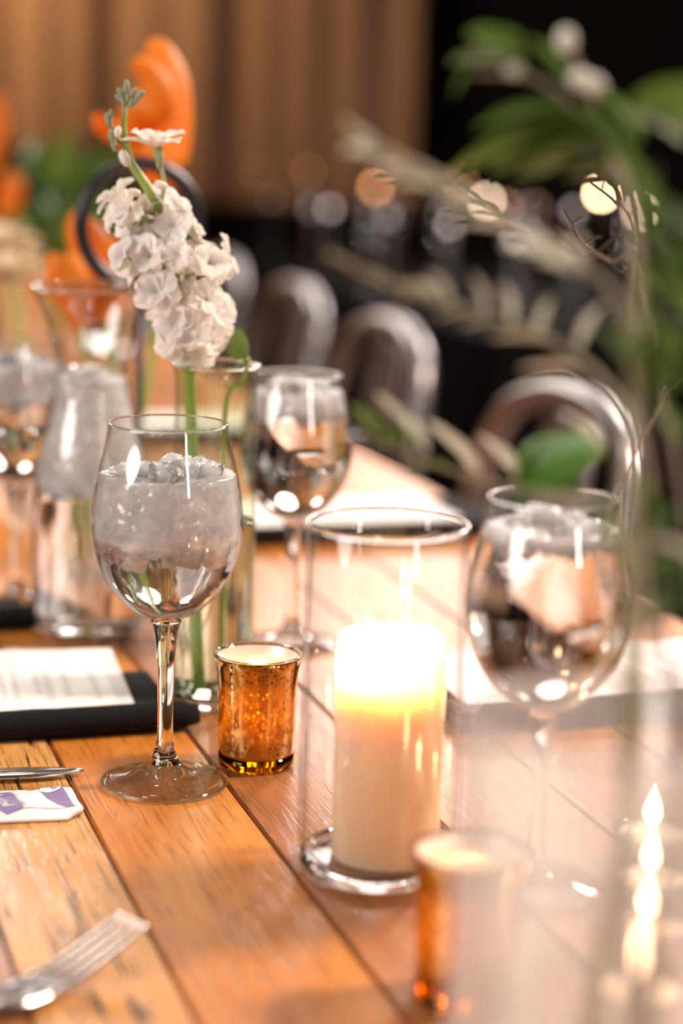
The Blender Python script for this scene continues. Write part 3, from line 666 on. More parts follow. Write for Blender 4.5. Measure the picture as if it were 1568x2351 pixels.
# ------------------------------------------------------------------ calla lilies, ring sign, roses behind the carafe
def spathe(pts, wd, mat, fold=1.0, twist=0.):
    """rolled petal that follows the polyline"""
    C = crom(pts, 6); v, f = [], []; n = len(C); m = 14
    for i, p in enumerate(C):
        t = i/(n-1); tt = (C[min(n-1, i+1)]-C[max(0, i-1)]).normalized(); side = tt.cross(Vector((0, 1, 0))).normalized(); nor = side.cross(tt)
        w_ = wd*math.sin(math.pi*(.12+.80*t))**.75
        for j in range(m+1):
            a = (j/m*2-1)*math.pi*.62*fold+twist*t
            v.append(p+side*(w_*.5*math.sin(a))+nor*(w_*.5*(1-math.cos(a))))
    for i in range(n-1):
        for j in range(m): f.append((i*(m+1)+j, (i+1)*(m+1)+j, (i+1)*(m+1)+j+1, i*(m+1)+j+1))
    return v, f
def lily(label, specs, D, base):
    t = thing('orange_lily', label, 'flower', base, 0, 'orange lilies behind the carafe')
    for (pl, wpx, fo, tw) in specs:
        P = [at(x, y, D+dd)-base for (x, y, dd) in pl]
        me = mesh('petal', *spathe(P, wpx/4571*D*1.05, M['orange'], fo, tw), M['orange']); o = link('petal', me, t)
        md = o.modifiers.new('s', 'SOLIDIFY'); md.thickness = .0012
    P = [at(*specs[0][0][0][:2], D)-base, (at(*specs[0][0][0][:2], D)-base)*.5+Vector((.01, 0, 0)), Vector((0, 0, .003))]
    link('stem', tube('stem', crom(P, 5), .003, M['stemg'], 8), t)
DL = 1.62
lb = at(230, 900, DL); lb.z = TZ
link_v = None
def small_vase(loc):
    b = thing('flower_jar', 'clear jar behind the carafe holding the orange lilies', 'vase', loc, 0)
    po = smooth_prof([(.028, .002), (.032, .006), (.033, .05), (.030, .105), (.033, .125)], 4)
    link('body', lathe('body', [(0, .001), (.024, 0)]+po+[(.0322, .1252)]+([(0, .008)]+inner(po, .0016, .008))[::-1], M['bowl'], 64), b)
small_vase(lb)
lily('tallest orange lily, its curled petals above the white flower spike', [
    ([(385, 440, 0), (365, 380, -.01), (372, 300, 0), (372, 200, .01), (362, 130, .02), (352, 88, .03)], 120, .9, .3),
    ([(330, 380, 0), (300, 330, 0), (310, 260, -.02), (360, 240, -.03), (350, 180, -.03), (305, 140, -.03)], 75, .8, -.4),
    ([(330, 330, .01), (270, 310, .01), (238, 285, .0), (228, 262, -.01)], 48, .5, .2)], DL, lb+Vector((.006, 0, .01)))
lily('middle orange lily standing upright inside the black ring, behind the carafe rim', [
    ([(250, 740, 0), (225, 650, 0), (200, 570, 0), (180, 510, .01), (178, 480, .02)], 100, .8, .3),
    ([(270, 720, .0), (262, 640, 0), (258, 580, -.01), (262, 545, -.01)], 60, .8, -.3)], DL, lb+Vector((-.006, .006, .01)))
lily('short orange lily just above the left side of the carafe rim', [
    ([(190, 760, 0), (160, 680, 0), (130, 620, 0), (108, 585, .01)], 85, .8, .3),
    ([(200, 730, 0), (180, 660, -.02), (160, 610, -.02), (145, 590, -.02)], 60, .9, -.4)], DL, lb+Vector((-.004, -.008, .01)))
lb2 = at(10, 900, 2.9); lb2.z = TZ
lily('orange lily at the left photo edge, far behind the others', [
    ([(5, 500, 0), (12, 465, 0), (20, 430, 0), (15, 395, 0)], 60, .9, .2), ([(-30, 400, 0), (-15, 320, 0), (-12, 260, 0), (-8, 215, 0)], 45, .9, .2)], 2.9, lb2+Vector((0, 0, .01)))
def ring_sign():
    c = at(322, 517, 1.5); base = Vector((c.x, c.y, TZ))
    t = thing('table_number_ring', 'black metal ring on a rod behind the white flower', 'table sign', base)
    z = c.z-TZ; r = .0455
    link('ring', tube('ring', [(r*math.cos(a)*.92, .018*math.cos(a), z+r*math.sin(a)) for a in [2*math.pi*i/64 for i in range(64)]], .0055, M['ringm'], 10, flat=1.0, closed=True), t)
    link('rod', tube('rod', [(0, 0, .004), (0, 0, z-r-.002)], .003, M['ringm'], 10), t)
    link('base', lathe('base', [(0, 0), (.034, 0), (.035, .001), (.035, .004), (.033, .0055), (0, .006)], M['ringm'], 48), t)
ring_sign()
def rose(loc, s, label, mat, seed):
    rnd = random.Random(seed); t = thing('rose', label, 'flower', loc, 0, 'cream roses at the left edge')
    me = mesh('petal', *petal_data(1, seed), mat)
    for k in range(16):
        a = k*2.4; el = R(-78+k*4.4)
        link('petal', me, t, mw=Matrix.Rotation(a, 4, 'Z') @ Matrix.Translation((s*.12, 0, 0)) @ Matrix.Rotation(el, 4, 'Y') @ Matrix.Scale(s*rnd.uniform(.8, 1), 4))
    link('stem', tube('stem', [(0, 0, 0), (0.01, .01, -(loc[2]-TZ)*.5), (.02, .0, -(loc[2]-TZ)+.002)], .002, M['stemg'], 8), t)
rose(at(18, 590, 2.1), .034, 'cream rose at the left photo edge, upper of the two', M['cream'], 2)
rose(at(40, 655, 2.0), .034, 'cream rose at the left photo edge, lower of the two', M['cream'], 3)

# ------------------------------------------------------------------ place settings
def napkin(label, u0, u1, v0, v1, ang=0, roll=True):
    """black cloth folded in layers, a rolled fold along its near edge; local x across the table"""
    c = uv((u0+u1)/2, (v0+v1)/2); n = thing('napkin', label, 'napkin', c, TH+ang, 'black folded napkins')
    a, b = (u1-u0)/2, (v1-v0)/2
    def sheet(x0, x1, y0, y1, z, th, seed):
        v, f = [], []; nx, ny = 30, 12
        for side in (0, 1):
            for i in range(nx+1):
                for j in range(ny+1):
                    x = x0+(x1-x0)*i/nx; y = y0+(y1-y0)*j/ny
                    q = .0012*noise.noise(Vector((x*22, y*22, seed)))
                    v.append((x, y, z+(th if side else 0)+(abs(q) if side else 0)))
        s = (nx+1)*(ny+1)
        for i in range(nx):
            for j in range(ny):
                k = i*(ny+1)+j; f += [(k, k+1, k+ny+2, k+ny+1), (s+k, s+k+ny+1, s+k+ny+2, s+k+1)]
        for i in range(nx):
            for j in (0, ny):
                k = i*(ny+1)+j; f.append((k, k+ny+1, s+k+ny+1, s+k))
        for j in range(ny):
            for i in (0, nx):
                k = i*(ny+1)+j; f.append((k, k+1, s+k+1, s+k))
        return v, f
    link('lower_fold', mesh('lower_fold', *sheet(-a, a-.035, -b+.006, b, .0006, .006, 1), M['black'], smooth=False), n)
    link('upper_fold', mesh('upper_fold', *sheet(-a, a-.012, -b+.010, b*.30, .0072, .0035, 4), M['black'], smooth=False), n)
    C = [Vector((-a+(2*a)*i/24, -b+.010+.001*noise.noise(Vector((i*.3, 2, 0))), .0092)) for i in range(25)]
    rr = [.0088+.0008*noise.noise(Vector((i*.6, 0, 5))) for i in range(25)]; rr[-1] = .006; rr[0] = .006
    link('rolled_edge', tube('rolled_edge', C, rr, M['black'], 16), n)
    return n
def card(label, corners, group='printed menu cards', text=True, z=.0112):
    """corners: far-left, far-right, near-right, near-left ground points"""
    A, B, Cc, Dd = [Vector(c) for c in corners]; o_ = (A+B+Cc+Dd)/4; o_.z = TZ+z
    t = thing('menu_card', label, 'card', o_, 0, group)
    X = ((B-A)+(Cc-Dd)); X.z = 0; lx = X.length/2; X.normalize(); Yv = ((A-Dd)+(B-Cc)); Yv.z = 0; ly = Yv.length/2; Yv = (Yv-X*Yv.dot(X)).normalized()
    rot = math.atan2(X.y, X.x); t.rotation_euler = (0, 0, rot)
    v, f = [], []; nx = 20
    for s in (0, .0005):
        for i in range(nx+1):
            x = -lx/2+lx*i/nx; zz = .0009*math.sin(i/nx*3.1)+s
            v += [(x, -ly/2, zz), (x, ly/2, zz)]
    s = 2*(nx+1)
    for i in range(nx):
        k = 2*i; f += [(k, k+2, k+3, k+1), (s+k, s+k+1, s+k+3, s+k+2), (k, s+k, s+k+2, k+2), (k+1, k+3, s+k+3, s+k+1)]
    f += [(0, 1, s+1, s), (s-2, 2*s-2, 2*s-1, s-1)]
    link('sheet', mesh('sheet', v, f, M['paper'], smooth=False), t)
    if text:
        parts = []
        for (fx, y0, y1, w_) in [(.05, .15, .85, .010), (.11, .2, .7, .004), (.20, .25, .9, .004), (.26, .2, .75, .005), (.29, .3, .7, .004), (.36, .1, .9, .004), (.40, .2, .8, .004), (.5, .15, .85, .005), (.55, .2, .8, .004), (.62, .2, .8, .004)]:
            x = lx/2-fx*lx; y = -ly/2+ly*y0; rnd = random.Random(int(fx*100))
            zt = .0009*math.sin((x+lx/2)/lx*3.1)+.00065
            while y < -ly/2+ly*y1:
                l_ = rnd.uniform(.004, .012); parts.append(([(x, y, zt), (x+w_, y, zt), (x+w_, y+l_, zt), (x, y+l_, zt)], [(0, 1, 2, 3)])); y += l_+.003
        o = link('printed_lines', mesh('printed_lines', *merge(parts), M['ink'], smooth=False), t); o['kind'] = 'stuff'
    return t
# left setting in front: napkin under the menu
def to_uv(p): return (p.x*CT+p.y*ST, -p.x*ST+p.y*CT)
a = to_uv(ground(455, 1672)); b = to_uv(ground(0, 1715)); c = to_uv(ground(350, 1502, .006))
napkin('black folded napkin with a rolled edge, under the menu card left of the wine glass', a[0]-.30, a[0], min(a[1], b[1])-.004+.006, c[1])
B_ = ground(270, 1487, .013); C_ = ground(300, 1634, .013); dx_ = Vector((-math.cos(R(13)), -math.sin(R(13)), 0))*.20
card('white menu card lying on the black napkin left of the wine glass', [B_+dx_, B_, C_, C_+dx_], z=.0120)
# other settings along both sides
def setting(kind, u, v, l1, l2, u_in=.0):
    a = .15
    napkin(l1, u-a, u+a, v-.085, v+.085)
    e = -1 if kind == 'r' else 1
    A = [uv(u+e*.035+dx, v+dy) for dx, dy in ((-.105, .065), (.105, .065), (.105, -.058), (-.105, -.058))]
    card(l2, A, z=.0122)
setting('r', .58, 1.18, 'black folded napkin right of the tall candle vase', 'white menu card on the table just right of the tall candle vase')
setting('r', .58, 1.74, 'black folded napkin behind the tall candle vase', 'white menu card between the second wine glass and the tall candle vase')
setting('r', .58, 2.30, 'far black folded napkin below the grey chairs', 'white menu card on the far napkin below the grey chairs')
setting('l', .00, 1.78, 'black folded napkin at the left photo edge behind the glasses', 'white menu card on the napkin at the left photo edge')
napkin('dark napkin seen through the carafe', -.02, .22, 1.40, 1.50)

# ------------------------------------------------------------------ cutlery
def knife():
    a = ground(192, 1779); b = ground(0, 1786); d = (b-a); L_ = .215; rz = math.atan2(d.y, d.x)
    t = thing('butter_knife', 'steel table knife with a rounded tip, above the sugar packet', 'knife', a+Vector((0, 0, .0)), rz)
    n = 26; v, f = [], []
    for i in range(n+1):
        x = .115*i/n; w_ = .0120*math.sin(min(1, x/.035)*math.pi/2)**.6 if x < .035 else .0120
        w_ = max(.0008, w_)
        zc = .0030
        v += [(x, -w_*.75, zc), (x, -w_*.1, zc+.0012), (x, w_*.9, zc+.0010), (x, w_*.9, zc-.0006), (x, -w_*.1, zc-.0010)]
    for i in range(n):
        for k in range(5): f.append((i*5+k, i*5+(k+1) % 5, (i+1)*5+(k+1) % 5, (i+1)*5+k))
    f += [(0, 1, 2, 3, 4), tuple(n*5+k for k in (4, 3, 2, 1, 0))]
    link('blade', mesh('blade', v, f, M['steel']), t)
    link('handle', tube('handle', [(.113, 0, .0032), (.12, 0, .0034), (.14, 0, .0036), (.18, 0, .0040), (.212, 0, .0042), (.216, 0, .0040)], [.004, .0045, .0052, .0066, .0070, .004], M['steel'], 12, flat=.5), t)
knife()
def fork():
    # tines lifted toward the plank seam, neck and handle running out of the picture on the left
    a = ground(305, 2125, .016); b = ground(0, 2262, .010)
    t = thing('fork', 'steel fork lying with its tines raised at the lower left', 'fork', (b.x, b.y, TZ), 0)
    O = Vector((b.x, b.y, TZ)); A = a-O; ax = A.copy(); ax.z = 0; Ln = ax.length; X = ax.normalized(); Y = Vector((-X.y, X.x, 0))
    def P(s, w_, z): return X*s+Y*w_+Vector((0, 0, z))
    def prof(s):   # height along the fork
        t_ = max(0, min(1, s/Ln)); return .0035+.0155*max(0, (t_-.30)/.70)**1.35+.004*max(0, .10-t_)*10*.3
    def width(s):
        t_ = s/Ln
        if t_ < 0: return .0052+.010*math.exp(t_*9)*.75
        if t_ < .18: return .0127
        return .0127-.0018*(t_-.18)
    # body (root of the tines) and handle
    v, f = [], []; S = [-.115+.135*i/30 for i in range(31)]
    for s in S:
        w_ = width(s); z = prof(s)+(.006*max(0, -s/.115-.2))
        for (k, dz) in ((-1, .0), (-.5, -.0006*0), (0, -.0010*(1 if s > -.02 else -1)), (.5, 0), (1, .0)):
            v.append(P(s, w_*k, z+dz+.0009))
        for k in (1, .5, 0, -.5, -1): v.append(P(s, w_*k, z-.0009))
    for i in range(30):
        for k in range(10): f.append((i*10+k, i*10+(k+1) % 10, (i+1)*10+(k+1) % 10, (i+1)*10+k))
    f += [tuple(range(10)), tuple(300+k for k in range(9, -1, -1))]
    link('handle', mesh('handle', v, f, M['steel']), t)
    for k in range(4):
        w0 = (-.0097+.00647*k)
        pts = [P(.018+(Ln-.018)*i/14, w0*(1-.10*i/14), prof(.018+(Ln-.018)*i/14)) for i in range(15)]
        link('tine', tube('tine', pts, [.0023]*10+[.0022, .0020, .0017, .0013, .0008], M['steel'], 8, flat=.62), t)
fork()

# ------------------------------------------------------------------ sugar packet
def packet():
    tl = ground(-95, 1818, .003); tr = ground(163, 1808, .003); br = ground(186, 1858, .002); bl = ground(-60, 1890, .002)
    X = (tr-tl); X.z = 0; X.normalize(); Y = Vector((-X.y, X.x, 0))
    o_ = tr.copy(); o_.z = TZ; t = thing('sugar_packet', 'white paper sugar packet with purple print, below the knife', 'packet', o_, math.atan2(X.y, X.x))
    Wd = .046; Lx = .072
    def h(x, y):      # x: -Lx..0.007   y: 0..-Wd
        e = min(1, min(-x+.007, x+Lx, -y, y+Wd)/.009); e = max(0, e)
        return .0016+.0048*math.sin(e*math.pi/2)*(.7+.5*noise.noise(Vector((x*45, y*45, 2))))+.0004*noise.noise(Vector((x*160, y*160, 5)))
    nx, ny = 44, 30; v, f = [], []
    def corner(x, y):   # cut corners like the photo's near ones
        return x, y
    for side in (0, 1):
        for i in range(nx+1):
            for j in range(ny+1):
                y = -Wd*j/ny; x1 = .0085*(-y/Wd)-.002; x0 = -Lx
                cut = max(0, (-y-(Wd-.012))); x1 -= cut*.95
                x = x0+(x1-x0)*i/nx
                v.append((x, y, h(min(x, .0065), y) if side else .0005))
    s = (nx+1)*(ny+1)
    for i in range(nx):
        for j in range(ny):
            k = i*(ny+1)+j; f += [(k, k+1, k+ny+2, k+ny+1), (s+k, s+k+ny+1, s+k+ny+2, s+k+1)]
    for i in range(nx):
        for j in (0, ny): k = i*(ny+1)+j; f.append((k, k+ny+1, s+k+ny+1, s+k))
    for j in range(ny):
        for i in (0, nx): k = i*(ny+1)+j; f.append((k, k+1, s+k+1, s+k))
    link('pouch', mesh('pouch', v, f, M['packet']), t)
    def drape(name, poly, mat, dz=.00025, cuts=3):
        bm = bmesh.new(); vs = [bm.verts.new((x*.80+.0004, y, 0)) for x, y in poly]; bm.faces.new(vs)
        bmesh.ops.triangulate(bm, faces=bm.faces[:])
        for _ in range(cuts): bmesh.ops.subdivide_edges(bm, edges=bm.edges[:], cuts=1, use_grid_fill=True)
        for q in bm.verts: q.co.z = h(min(q.co.x, .0065), q.co.y)+dz
        me = bpy.data.meshes.new(name); bm.to_mesh(me); bm.free(); me.materials.append(mat)
        return link(name, me, t)
    # purple swoosh band at the right, with a white oval and the letter P
    sw = [(-.0235, -.0030), (-.0085, -.0030), (-.0060, -.013), (-.0035, -.024), (-.0015, -.034), (.0000, -.0375), (-.006, -.0372), (-.012, -.0335), (-.0165, -.027), (-.0200, -.018), (-.0220, -.010)]
    drape('purple_print', sw, M['purple'])['label'] = 'purple swoosh printed on the packet'
    ov = [(-.0160+.0075*math.cos(a)*(1 if math.cos(a) > 0 else .9), -.0098+.0052*math.sin(a)) for a in [2*math.pi*i/24 for i in range(24)]]
    drape('white_oval', ov, M['packet'], .00050, 2)
    lb_ = [(-.060, -.0100), (-.0420, -.0100), (-.0400, -.013), (-.0355, -.036), (-.0350, -.039), (-.041, -.041), (-.046, -.0425), (-.055, -.037), (-.062, -.026)]
    drape('purple_label', lb_, M['purple'])['label'] = 'purple label with white lettering'
    # thin printed line
    drape('printed_line', [(-.038, -.0385), (-.004, -.0378), (-.004, -.0382), (-.038, -.0390)], M['darkink'], .0003, 2)
    def text(s, x, y, size, rot, mat, name, sx=1.0):
        size *= .88
        c = bpy.data.curves.new(name, 'FONT'); c.body = s; c.size = size; c.align_x = 'CENTER'; c.align_y = 'CENTER'; c.extrude = 0.00002; c.resolution_u = 3
        tmp = bpy.data.objects.new('tmp', c); COL.objects.link(tmp); dg = bpy.context.evaluated_depsgraph_get(); me = bpy.data.meshes.new_from_object(tmp.evaluated_get(dg)); bpy.data.objects.remove(tmp)
        ca, sa = math.cos(rot), math.sin(rot)
        for q in me.vertices:
            a_, b_ = q.co.x*sx, q.co.y; X_ = x*.80+.0004+a_*ca-b_*sa; Y_ = y+a_*sa+b_*ca; q.co = (X_, Y_, h(min(X_, .0065), Y_)+.00075+q.co.z)
        me.materials.clear(); me.materials.append(mat)
        o = link(name, me, t); return o
    text('P', -.0150, -.0098, .0100, R(-90), M['purple'], 'printed_letter', 1.0)
    text('Sugarbowl', -.0490, -.0255, .0115, R(-76), M['packet'], 'printed_lettering', .58)
    # small boxed stamp and fine tick lines
    def frame(x0, x1, y0, y1, w_, mat, name):
        for p in ([(x0, y0), (x1, y0), (x1, y0+w_), (x0, y0+w_)], [(x0, y1-w_), (x1, y1-w_), (x1, y1), (x0, y1)], [(x0, y0), (x0+w_, y0), (x0+w_, y1), (x0, y1)], [(x1-w_, y0), (x1, y0), (x1, y1), (x1-w_, y1)]): drape(name, p, mat, .0003, 1)
    frame(-.0300, -.0262, -.0135, -.0052, .0003, M['ink'], 'stamp_edge')
    for k in range(14): drape('tick_line', [(-.0400+.00033*k, -.0125-.0018*k), (-.0370+.00033*k, -.0125-.0018*k), (-.0370+.00033*k, -.0130-.0018*k), (-.0400+.00033*k, -.0130-.0018*k)], M['ink'] if k < 7 else M['darkink'], .0003, 0)
packet()

# ------------------------------------------------------------------ greenery in the nearest vase
LP = [mesh('leaf', *leaf_data(1, w_, .22, cu, 8, 4, tp, .05, k), M[mt]) for k, (w_, cu, tp, mt) in enumerate([(.30, .10, 1.3, 'leafp'), (.36, .05, 1.6, 'leafp'), (.55, .15, 1.6, 'leafg'), (.62, .1, 1.4, 'leafd'), (.40, .18, 1.3, 'leafg'), (.45, .2, 1.7, 'leafp')])]
def put_leaf(parent, O, a, b, kind, roll=0, wide=1.0):
    d = b-a; q = d.to_track_quat('X', 'Z').to_matrix().to_4x4()
    l = d.length
    link('leaf', LP[kind], parent, mw=Matrix.Translation(a-O) @ q @ Matrix.Rotation(roll, 4, 'X') @ Matrix.Diagonal((l, l*wide, l, 1)))
root = fv+Vector((.006, 0, .02))
def branch(name, label, pts, mat, r0, leaves, r1=.0008, stemback=True):
    P = [at(*p) for p in pts]
    if stemback: P += [fv+Vector((.012+random.uniform(-.008, .014), random.uniform(-.012, .012), .185)), root+Vector((random.uniform(-.015, .015), random.uniform(-.012, .012), -.006))]
    O = P[-1].copy(); t = thing(name, label, 'plant', O, 0, 'greenery in the nearest vase'); C = crom([q-O for q in P], 6); n = len(C)
    link('stem', tube('stem', C, [r1+(r0-r1)*i/n for i in range(n)], M[mat], 7), t)
    for (x0, y0, d0, x1, y1, d1, kind, roll, wide) in leaves: put_leaf(t, O, at(x0, y0, d0), at(x1, y1, d1), kind, roll, wide)
    return t, O, C
rn = random.Random(11)
# long pale frond reaching up and left
D1 = .70
lv = []
pl = [(800, 305), (860, 345), (930, 385), (1010, 425), (1090, 470), (1170, 520), (1250, 565), (1330, 605)]
for i, (x, y) in enumerate(pl[1:]):
    for s in (-1, 1):
        ln = (62 if i < 2 else 90)+rn.uniform(-10, 20); lv.append((x+20, y+12, D1, x-ln*.95+s*8, y-ln*.52-s*30, D1+s*.012, 0 if i % 3 else 1, s*.5+rn.uniform(-.3, .3), 1.2))
branch('fern_frond', 'pale sage frond reaching furthest up and left above the candle lights', [(800, 305, D1), (1010, 425, D1), (1250, 565, D1), (1400, 660, .68), (1450, 800, .66), (1452, 1100, .63)], 'twigp', .0014, lv)
# second frond with upright leaflets
D2 = .72
lv = [(830, 625, D2, 752, 578, D2, 0, .3, 1.1), (900, 655, D2, 800, 610, D2, 1, .3, 1), (960, 680, D2, 870, 632, D2, 0, .3, 1), (960, 670, D2, 900, 690, D2, 0, .2, 1), (1010, 690, D2, 940, 640, D2, 5, .8, 1),
      (1030, 700, D2, 995, 615, D2, 5, .4, .9), (1110, 720, D2, 1100, 625, D2, 5, .4, .8), (1170, 740, D2, 1165, 645, D2, 5, .5, .9), (1240, 765, D2, 1255, 680, D2, 5, .5, .9), (1330, 800, D2, 1370, 690, D2, 5, .5, .7),
      (1330, 850, D2, 1195, 842, D2, 1, .4, 1.1), (1260, 780, D2, 1130, 770, D2, 1, .5, .9), (1150, 735, D2, 1060, 745, D2, 1, .5, .8), (1090, 715, D2, 1000, 720, D2, 0, .5, .9)]
branch('fern_frond', 'sage frond with upright leaflets crossing above the grey chairs', [(752, 578, D2), (900, 655, D2), (1100, 718, D2), (1270, 785, D2), (1380, 870, .70), (1440, 980, .67), (1450, 1200, .63)], 'twigp', .0016, lv)
# low frond over the wine glass
D3 = .78
lv = [(980, 1040, D3, 868, 898, D3, 1, .4, 1.1), (1100, 1090, D3, 985, 962, D3, 1, .5, 1.1), (900, 1030, D3, 815, 915, D3, 4, .6, 1.3), (880, 1020, D3, 800, 985, D3, 4, .3, 1.4), (1190, 1110, D3, 1120, 985, D3, 5, .4, 1), (1030, 1070, D3, 930, 1060, D3, 4, .4, 1.2), (950, 1035, D3, 850, 960, D3, 2, .4, 1.1),
      (1180, 1120, D3, 1370, 1010, D3-.02, 2, .9, 1.2), (1190, 1130, D3, 1340, 1130, D3-.02, 3, .3, 1.2), (1290, 1020, D3, 1170, 1130, D3, 2, .8, 1.0), (1380, 1030, D3-.04, 1300, 930, D3-.04, 5, .4, 1.0), (1420, 1130, .70, 1390, 1260, .70, 3, .5, 1.1)]
branch('fern_frond', 'low sage and green frond hanging over the rim of the stemmed glass', [(810, 990, D3), (930, 1040, D3), (1100, 1100, D3), (1240, 1130, .76), (1380, 1160, .71), (1440, 1330, .65)], 'twigp', .0013, lv)
# broad green spray at the top right
D4 = .74
lv = [(1210, 150, D4, 1040, 120, D4, 2, .2, 1.5), (1200, 130, D4, 1080, 60, D4, 2, .6, 1.2), (1090, 150, D4, 1030, 215, D4, 4, .3, 1.0), (1200, 100, D4, 1110, 130, D4, 3, .2, 1.2), (1300, 190, D4, 1230, 75, D4, 4, .4, .9),
      (1300, 250, D4, 1085, 262, D4, 4, .3, 1.0), (1380, 310, D4, 1020, 345, D4, 4, .4, 1.0), (1350, 300, D4, 1120, 370, D4, 2, .5, 1.0), (1400, 350, D4, 1180, 395, D4, 3, .4, 1.2), (1330, 320, D4, 1180, 290, D4, 2, .4, 1.1),
      (1420, 420, D4, 1270, 300, D4, 3, .3, 1.2), (1430, 430, D4, 1340, 240, D4, 3, .5, 1.1), (1420, 400, D4, 1300, 400, D4, 3, .2, 1.2), (1580, 330, .7, 1440, 235, .7, 2, .3, 1.3), (1640, 260, .7, 1450, 215, .7, 2, .8, 1.3), (1470, 330, D4, 1380, 180, D4, 4, .3, .9), (1420, 380, D4, 1360, 400, D4, 3, .2, 1.6)]
t, O, C = branch('leafy_branch', 'broad-leaved green branch with white buds at the upper right', [(1085, 168, D4), (1160, 170, D4), (1230, 182, D4), (1300, 235, D4), (1370, 310, D4), (1435, 420, .72), (1462, 600, .70), (1460, 850, .67), (1448, 1150, .64)], 'twigp', .0020, lv)
wb = lathe('bud', [(0, -1), (.45, -.8), (.75, -.1), (.62, .6), (.25, .95), (0, 1)], M['wbud'], 14)
for (x, y, s, dx, dz) in [(1300, 95, 30, -.2, 1), (1332, 182, 30, -1, .45), (1362, 195, 30, -1, .35), (1180, 160, 22, -1, 0)]:
    link('bud', wb, t, mw=Matrix.Translation(at(x, y, D4)-O) @ orient((dx, 0, dz)) @ Matrix.Scale(s/4571*D4, 4))
link('twig', tube('twig', crom([at(1300, 100, D4)-O, at(1325, 150, D4)-O, at(1360, 220, D4)-O, at(1385, 330, D4)-O], 5), .0012, M['twigp'], 6), t)
# dark right-hand spray
D5 = .66
lv = [(1500, 560, D5, 1460, 330, D5, 4, .4, .8), (1570, 640, D5, 1480, 520, D5, 3, .3, 1.2), (1590, 740, D5, 1500, 600, D5, 2, .3, 1.2), (1480, 900, D5, 1390, 740, D5, 3, .4, .9), (1560, 820, D5, 1450, 690, D5, 2, .4, 1), (1530, 900, D5, 1470, 760, D5, 3, .6, 1.2),
      (1560, 1020, D5, 1500, 900, D5, 4, .4, 1.2), (1470, 1250, D5, 1560, 1150, D5, 4, .3, 1.2), (1480, 1330, D5, 1600, 1290, D5, 3, .3, 1.3), (1480, 1450, D5, 1580, 1340, D5, 3, .3, 1.2), (1600, 1290, D5, 1480, 1215, D5, 5, .4, 1.0), (1480, 1300, D5, 1400, 1220, D5, 3, .4, .9), (1490, 1480, D5, 1560, 1520, D5, 4, .3, 1.1),
      (1500, 700, D5, 1470, 590, D5, 4, .4, 1.1), (1500, 1180, D5, 1440, 1060, D5, 4, .4, 1.1), (1590, 560, D5, 1500, 440, D5, 3, .2, 1.1), (1570, 500, D5, 1500, 470, D5, 5, .2, 1.1)]
branch('leafy_branch', 'dark green leafy branch running down the right edge of the photo', [(1500, 380, D5), (1520, 560, D5), (1510, 760, D5), (1515, 960, D5), (1500, 1180, D5), (1480, 1380, .64)], 'twig', .0016, lv)
for i, pts in enumerate([[(1345, 410, .95), (1420, 470, .95), (1452, 540, .93), (1448, 640, .90), (1452, 800, .86)], [(1530, 890, .98), (1500, 960, .95), (1430, 1100, .9), (1400, 1180, .86), (1380, 1300, .8)], [(1290, 480, 1.0), (1340, 560, 1.0), (1400, 600, .97), (1470, 650, .92)]]):
    P = [at(*p) for p in pts]+[fv+Vector((.022+.005*i, .01, .187)), root+Vector((.008, .004*i, -.004))]; O = P[-1].copy()
    t = thing('bare_twig', ['thin dark curling twig crossing the bright candle lights', 'thin dark twig hanging beside the rim of the leafy stemmed glass', 'thin dark twig below the brightest background light'][i], 'plant', O, 0, 'thin twigs in the nearest vase')
    C = crom([q-O for q in P], 8); link('stem', tube('stem', C, [.0006+.0006*k/len(C) for k in range(len(C))], M['twig'], 6), t)
    for k in range(4):
        q = C[4+k*4]; d = Vector((rn.uniform(-1, 1), 0, rn.uniform(-.2, 1)))*.012
        link('tendril', tube('tendril', crom([q, q+d*.5+Vector((.002, 0, .002)), q+d], 4), .0004, M['twig'], 5), t)

# ------------------------------------------------------------------ chairs along the right side
def chair_parts():
    d = {}
    # local: x forward (towards table is -x), y sideways; rail top at .85
    rail = crom([(.20, -.185, .44), (.225, -.19, .62), (.245, -.185, .74), (.262, -.15, .815), (.272, -.07, .845), (.275, 0, .850), (.272, .07, .845), (.262, .15, .815), (.245, .185, .74), (.225, .19, .62), (.20, .185, .44)], 6)
    d['back_frame'] = tube('back_frame', rail, .0155, M['chairm'], 12)
    v, f = [], []; n = 14
    for i in range(n+1):
        t = i/n; z = .455+t*(.843-.455); x = .205+.068*t; w_ = .042+.030*t
        v += [(x, -w_, z), (x-.006, 0, z), (x, w_, z), (x+.003, w_, z), (x-.003, 0, z), (x+.003, -w_, z)]
    for i in range(n):
        for k in range(6): f.append((i*6+k, i*6+(k+1) % 6, (i+1)*6+(k+1) % 6, (i+1)*6+k))
    f += [(0, 1, 2, 3, 4, 5), tuple(n*6+k for k in range(5, -1, -1))]
    d['splat'] = mesh('splat', v, f, M['chairm'])
    d['seat'] = mesh('seat', *box_data(-.19, .20, -.185, .185, .432, .452, .006), M['chairm'], smooth=False)
    for i, (sx, sy) in enumerate(((-1, -1), (-1, 1), (1, -1), (1, 1))):
        v, f = box_data(-.5, .5, -.5, .5, 0, 1)
        vv = [((.17*sx+.045*sx*(1-z))+x*(.020+.030*z), (.16*sy+.045*sy*(1-z))+y*(.020+.030*z), z*.432) for x, y, z in v]
        d['leg%d' % i] = mesh('leg', vv, f, M['chairm'], smooth=False)
    return d
CP = chair_parts()
